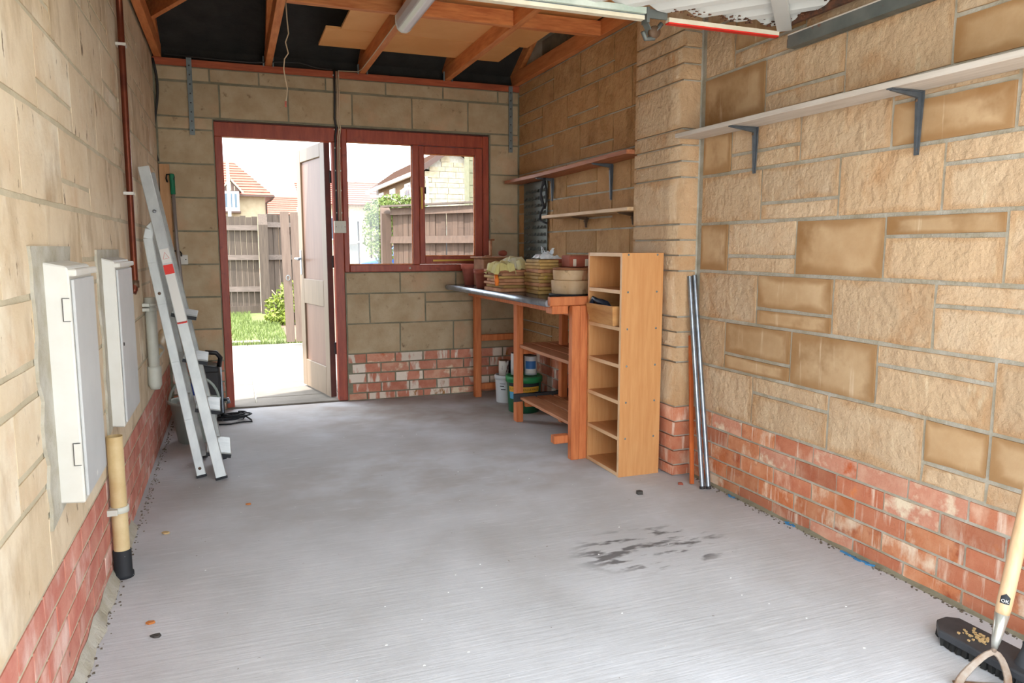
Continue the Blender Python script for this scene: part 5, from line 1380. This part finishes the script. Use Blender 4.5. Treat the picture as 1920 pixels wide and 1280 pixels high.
# far red roof right of it
t = thing('far_house', 'low house with plain red roof between door and left house', 'house', (5, 56, -.03))
wall_box(t, 'house_tan', 2.3, 9, 56, 62, -.03, 3.55)
roof_courses(t, (2.0, 55.6, 3.5), (9.4, 55.6, 3.5), (9.4, 59, 5.0), (2.0, 59, 5.0), 9, 'roof_tile')
window(t, 3.6, 5.0, 56, 2.5, 3.4, 1)
# middle house behind the tree
t = thing('middle_house', 'house with pale red roof behind the weeping tree', 'house', (7, 44, -.03))
wall_box(t, 'house_stone', 4.0, 9.5, 43, 50, -.03, 3.75)
roof_courses(t, (3.6, 42.5, 3.55), (10, 42.5, 3.55), (10, 46.5, 5.05), (3.6, 46.5, 5.05), 10, 'roof_tile')
box('gutter', 'dark_wood', t, 7.1, 10, 42.36, 42.48, 3.62, 3.72)
B().tube([(7.12, 42.4, 3.66), (7.3, 42.5, 3.4), (7.5, 42.9, 3.2), (7.5, 42.95, 0)], .05, 8).done('downpipe', 'dark_wood', t)
box('ridge_tiles', 'roof_brown', t, 5.2, 10, 46.4, 46.6, 5.04, 5.14)
window(t, 4.6, 5.8, 43, 1.6, 2.9, 1)
# right stone house: sunny gable towards us, long side running away
t = thing('stone_house', 'stone house with sunny gable and dark bargeboards, through the right pane', 'house', (9.5, 30, -.03))
gx0, gx1, gy, ez, pz = 6.22, 8.2, 25.0, 3.80, 4.50
px_ = 7.2
poly = [(gx0, gy, -.03), (gx1, gy, -.03), (gx1, gy, ez), (px_, gy, pz), (gx0, gy, ez)]
gw = B().prism(poly, (0, .25, 0)).done('gable_wall', 'mortar', t)
Q = random.Random(3); z = 1.9; r = 0
while z < pz - .12:
    hh = .16 if r % 3 else .22
    x = gx0 - Q.uniform(0, .3)
    while x < gx1:
        L = Q.uniform(.32, .6); a, c = max(x, gx0), min(x + L, gx1)
        lim = lambda xx: ez + (pz - ez) * ((xx - gx0) / (px_ - gx0) if xx < px_ else (gx1 - xx) / (gx1 - px_))
        top = z + hh
        if c - a > .1 and top < min(lim(a), lim(c)) + .08 and c < 8.3:
            unit('stone', lambda u, n, zz: (u, gy - n, zz), a, c, z, top, 'house_stone', gw, .03, .012, .008, False, nx=2, nz=1)
        x += L
    z += hh; r += 1
wall_box(t, 'house_tan', gx0, gx0 + .25, gy, 34, -.03, 3.80, 'side_wall')
roof_courses(t, (gx0 - .3, gy - .3, 3.72), (gx0 - .3, 34.4, 3.72), (px_, 34.4, pz + .12), (px_, gy - .3, pz + .12), 12, 'roof_brown')
roof_courses(t, (gx1 + .3, gy - .3, 3.72), (gx1 + .3, 34.4, 3.72), (px_, 34.4, pz + .12), (px_, gy - .3, pz + .12), 8, 'roof_brown')
B().bar((gx0 - .34, gy - .32, 3.66), (px_, gy - .32, pz + .07), .04, .17).done('barge_board', 'dark_wood', t)
B().bar((gx1 + .34, gy - .32, 3.66), (px_, gy - .32, pz + .07), .04, .13).done('barge_board', 'dark_wood', t)
box('gutter', 'white_paint', t, gx0 - .40, gx0 - .29, gy - .3, 34.4, 3.60, 3.72)
for y in (27.0, 29.8, 32.2):
    w = B().box(gx0 - .05, gx0, y, y + .95, 2.7, 3.52).done('window', 'white_paint', t)
    B().box(gx0 - .06, gx0 - .05, y + .08, y + .45, 2.78, 3.44).box(gx0 - .06, gx0 - .05, y + .52, y + .87, 2.78, 3.44).done('pane', 'pane_dark', w)
B().tube([(6.26, gy - .06, 3.55), (6.28, gy - .08, 3.48), (6.30, gy - .08, 3.3), (6.30, gy - .08, 0)], .045, 8).done('downpipe', 'white_paint', t)
# neighbouring garage corner, in front of the stone house
t = thing('neighbour_garage', 'grey-green stone corner of the neighbouring garage, right of the sunny gable', 'building', (7.5, 19, -.03))
nw = B().box(5.62, 9.5, 18.0, 18.4, -.03, 4.0).done('wall', 'neighbour_stone_shaded', t)
for r in range(9):
    for i in range(3):
        a = 5.62 + (i - (.5 if r % 2 else 0)) * .9
        if a + .9 > 5.65: unit('stone', lambda u, n, zz: (u, 18.0 - n, zz), max(a, 5.62), a + .9, 1.2 + r * .3, 1.5 + r * .3, 'neighbour_stone_shaded', nw, .02, .006, .012, False, nx=2, nz=1)
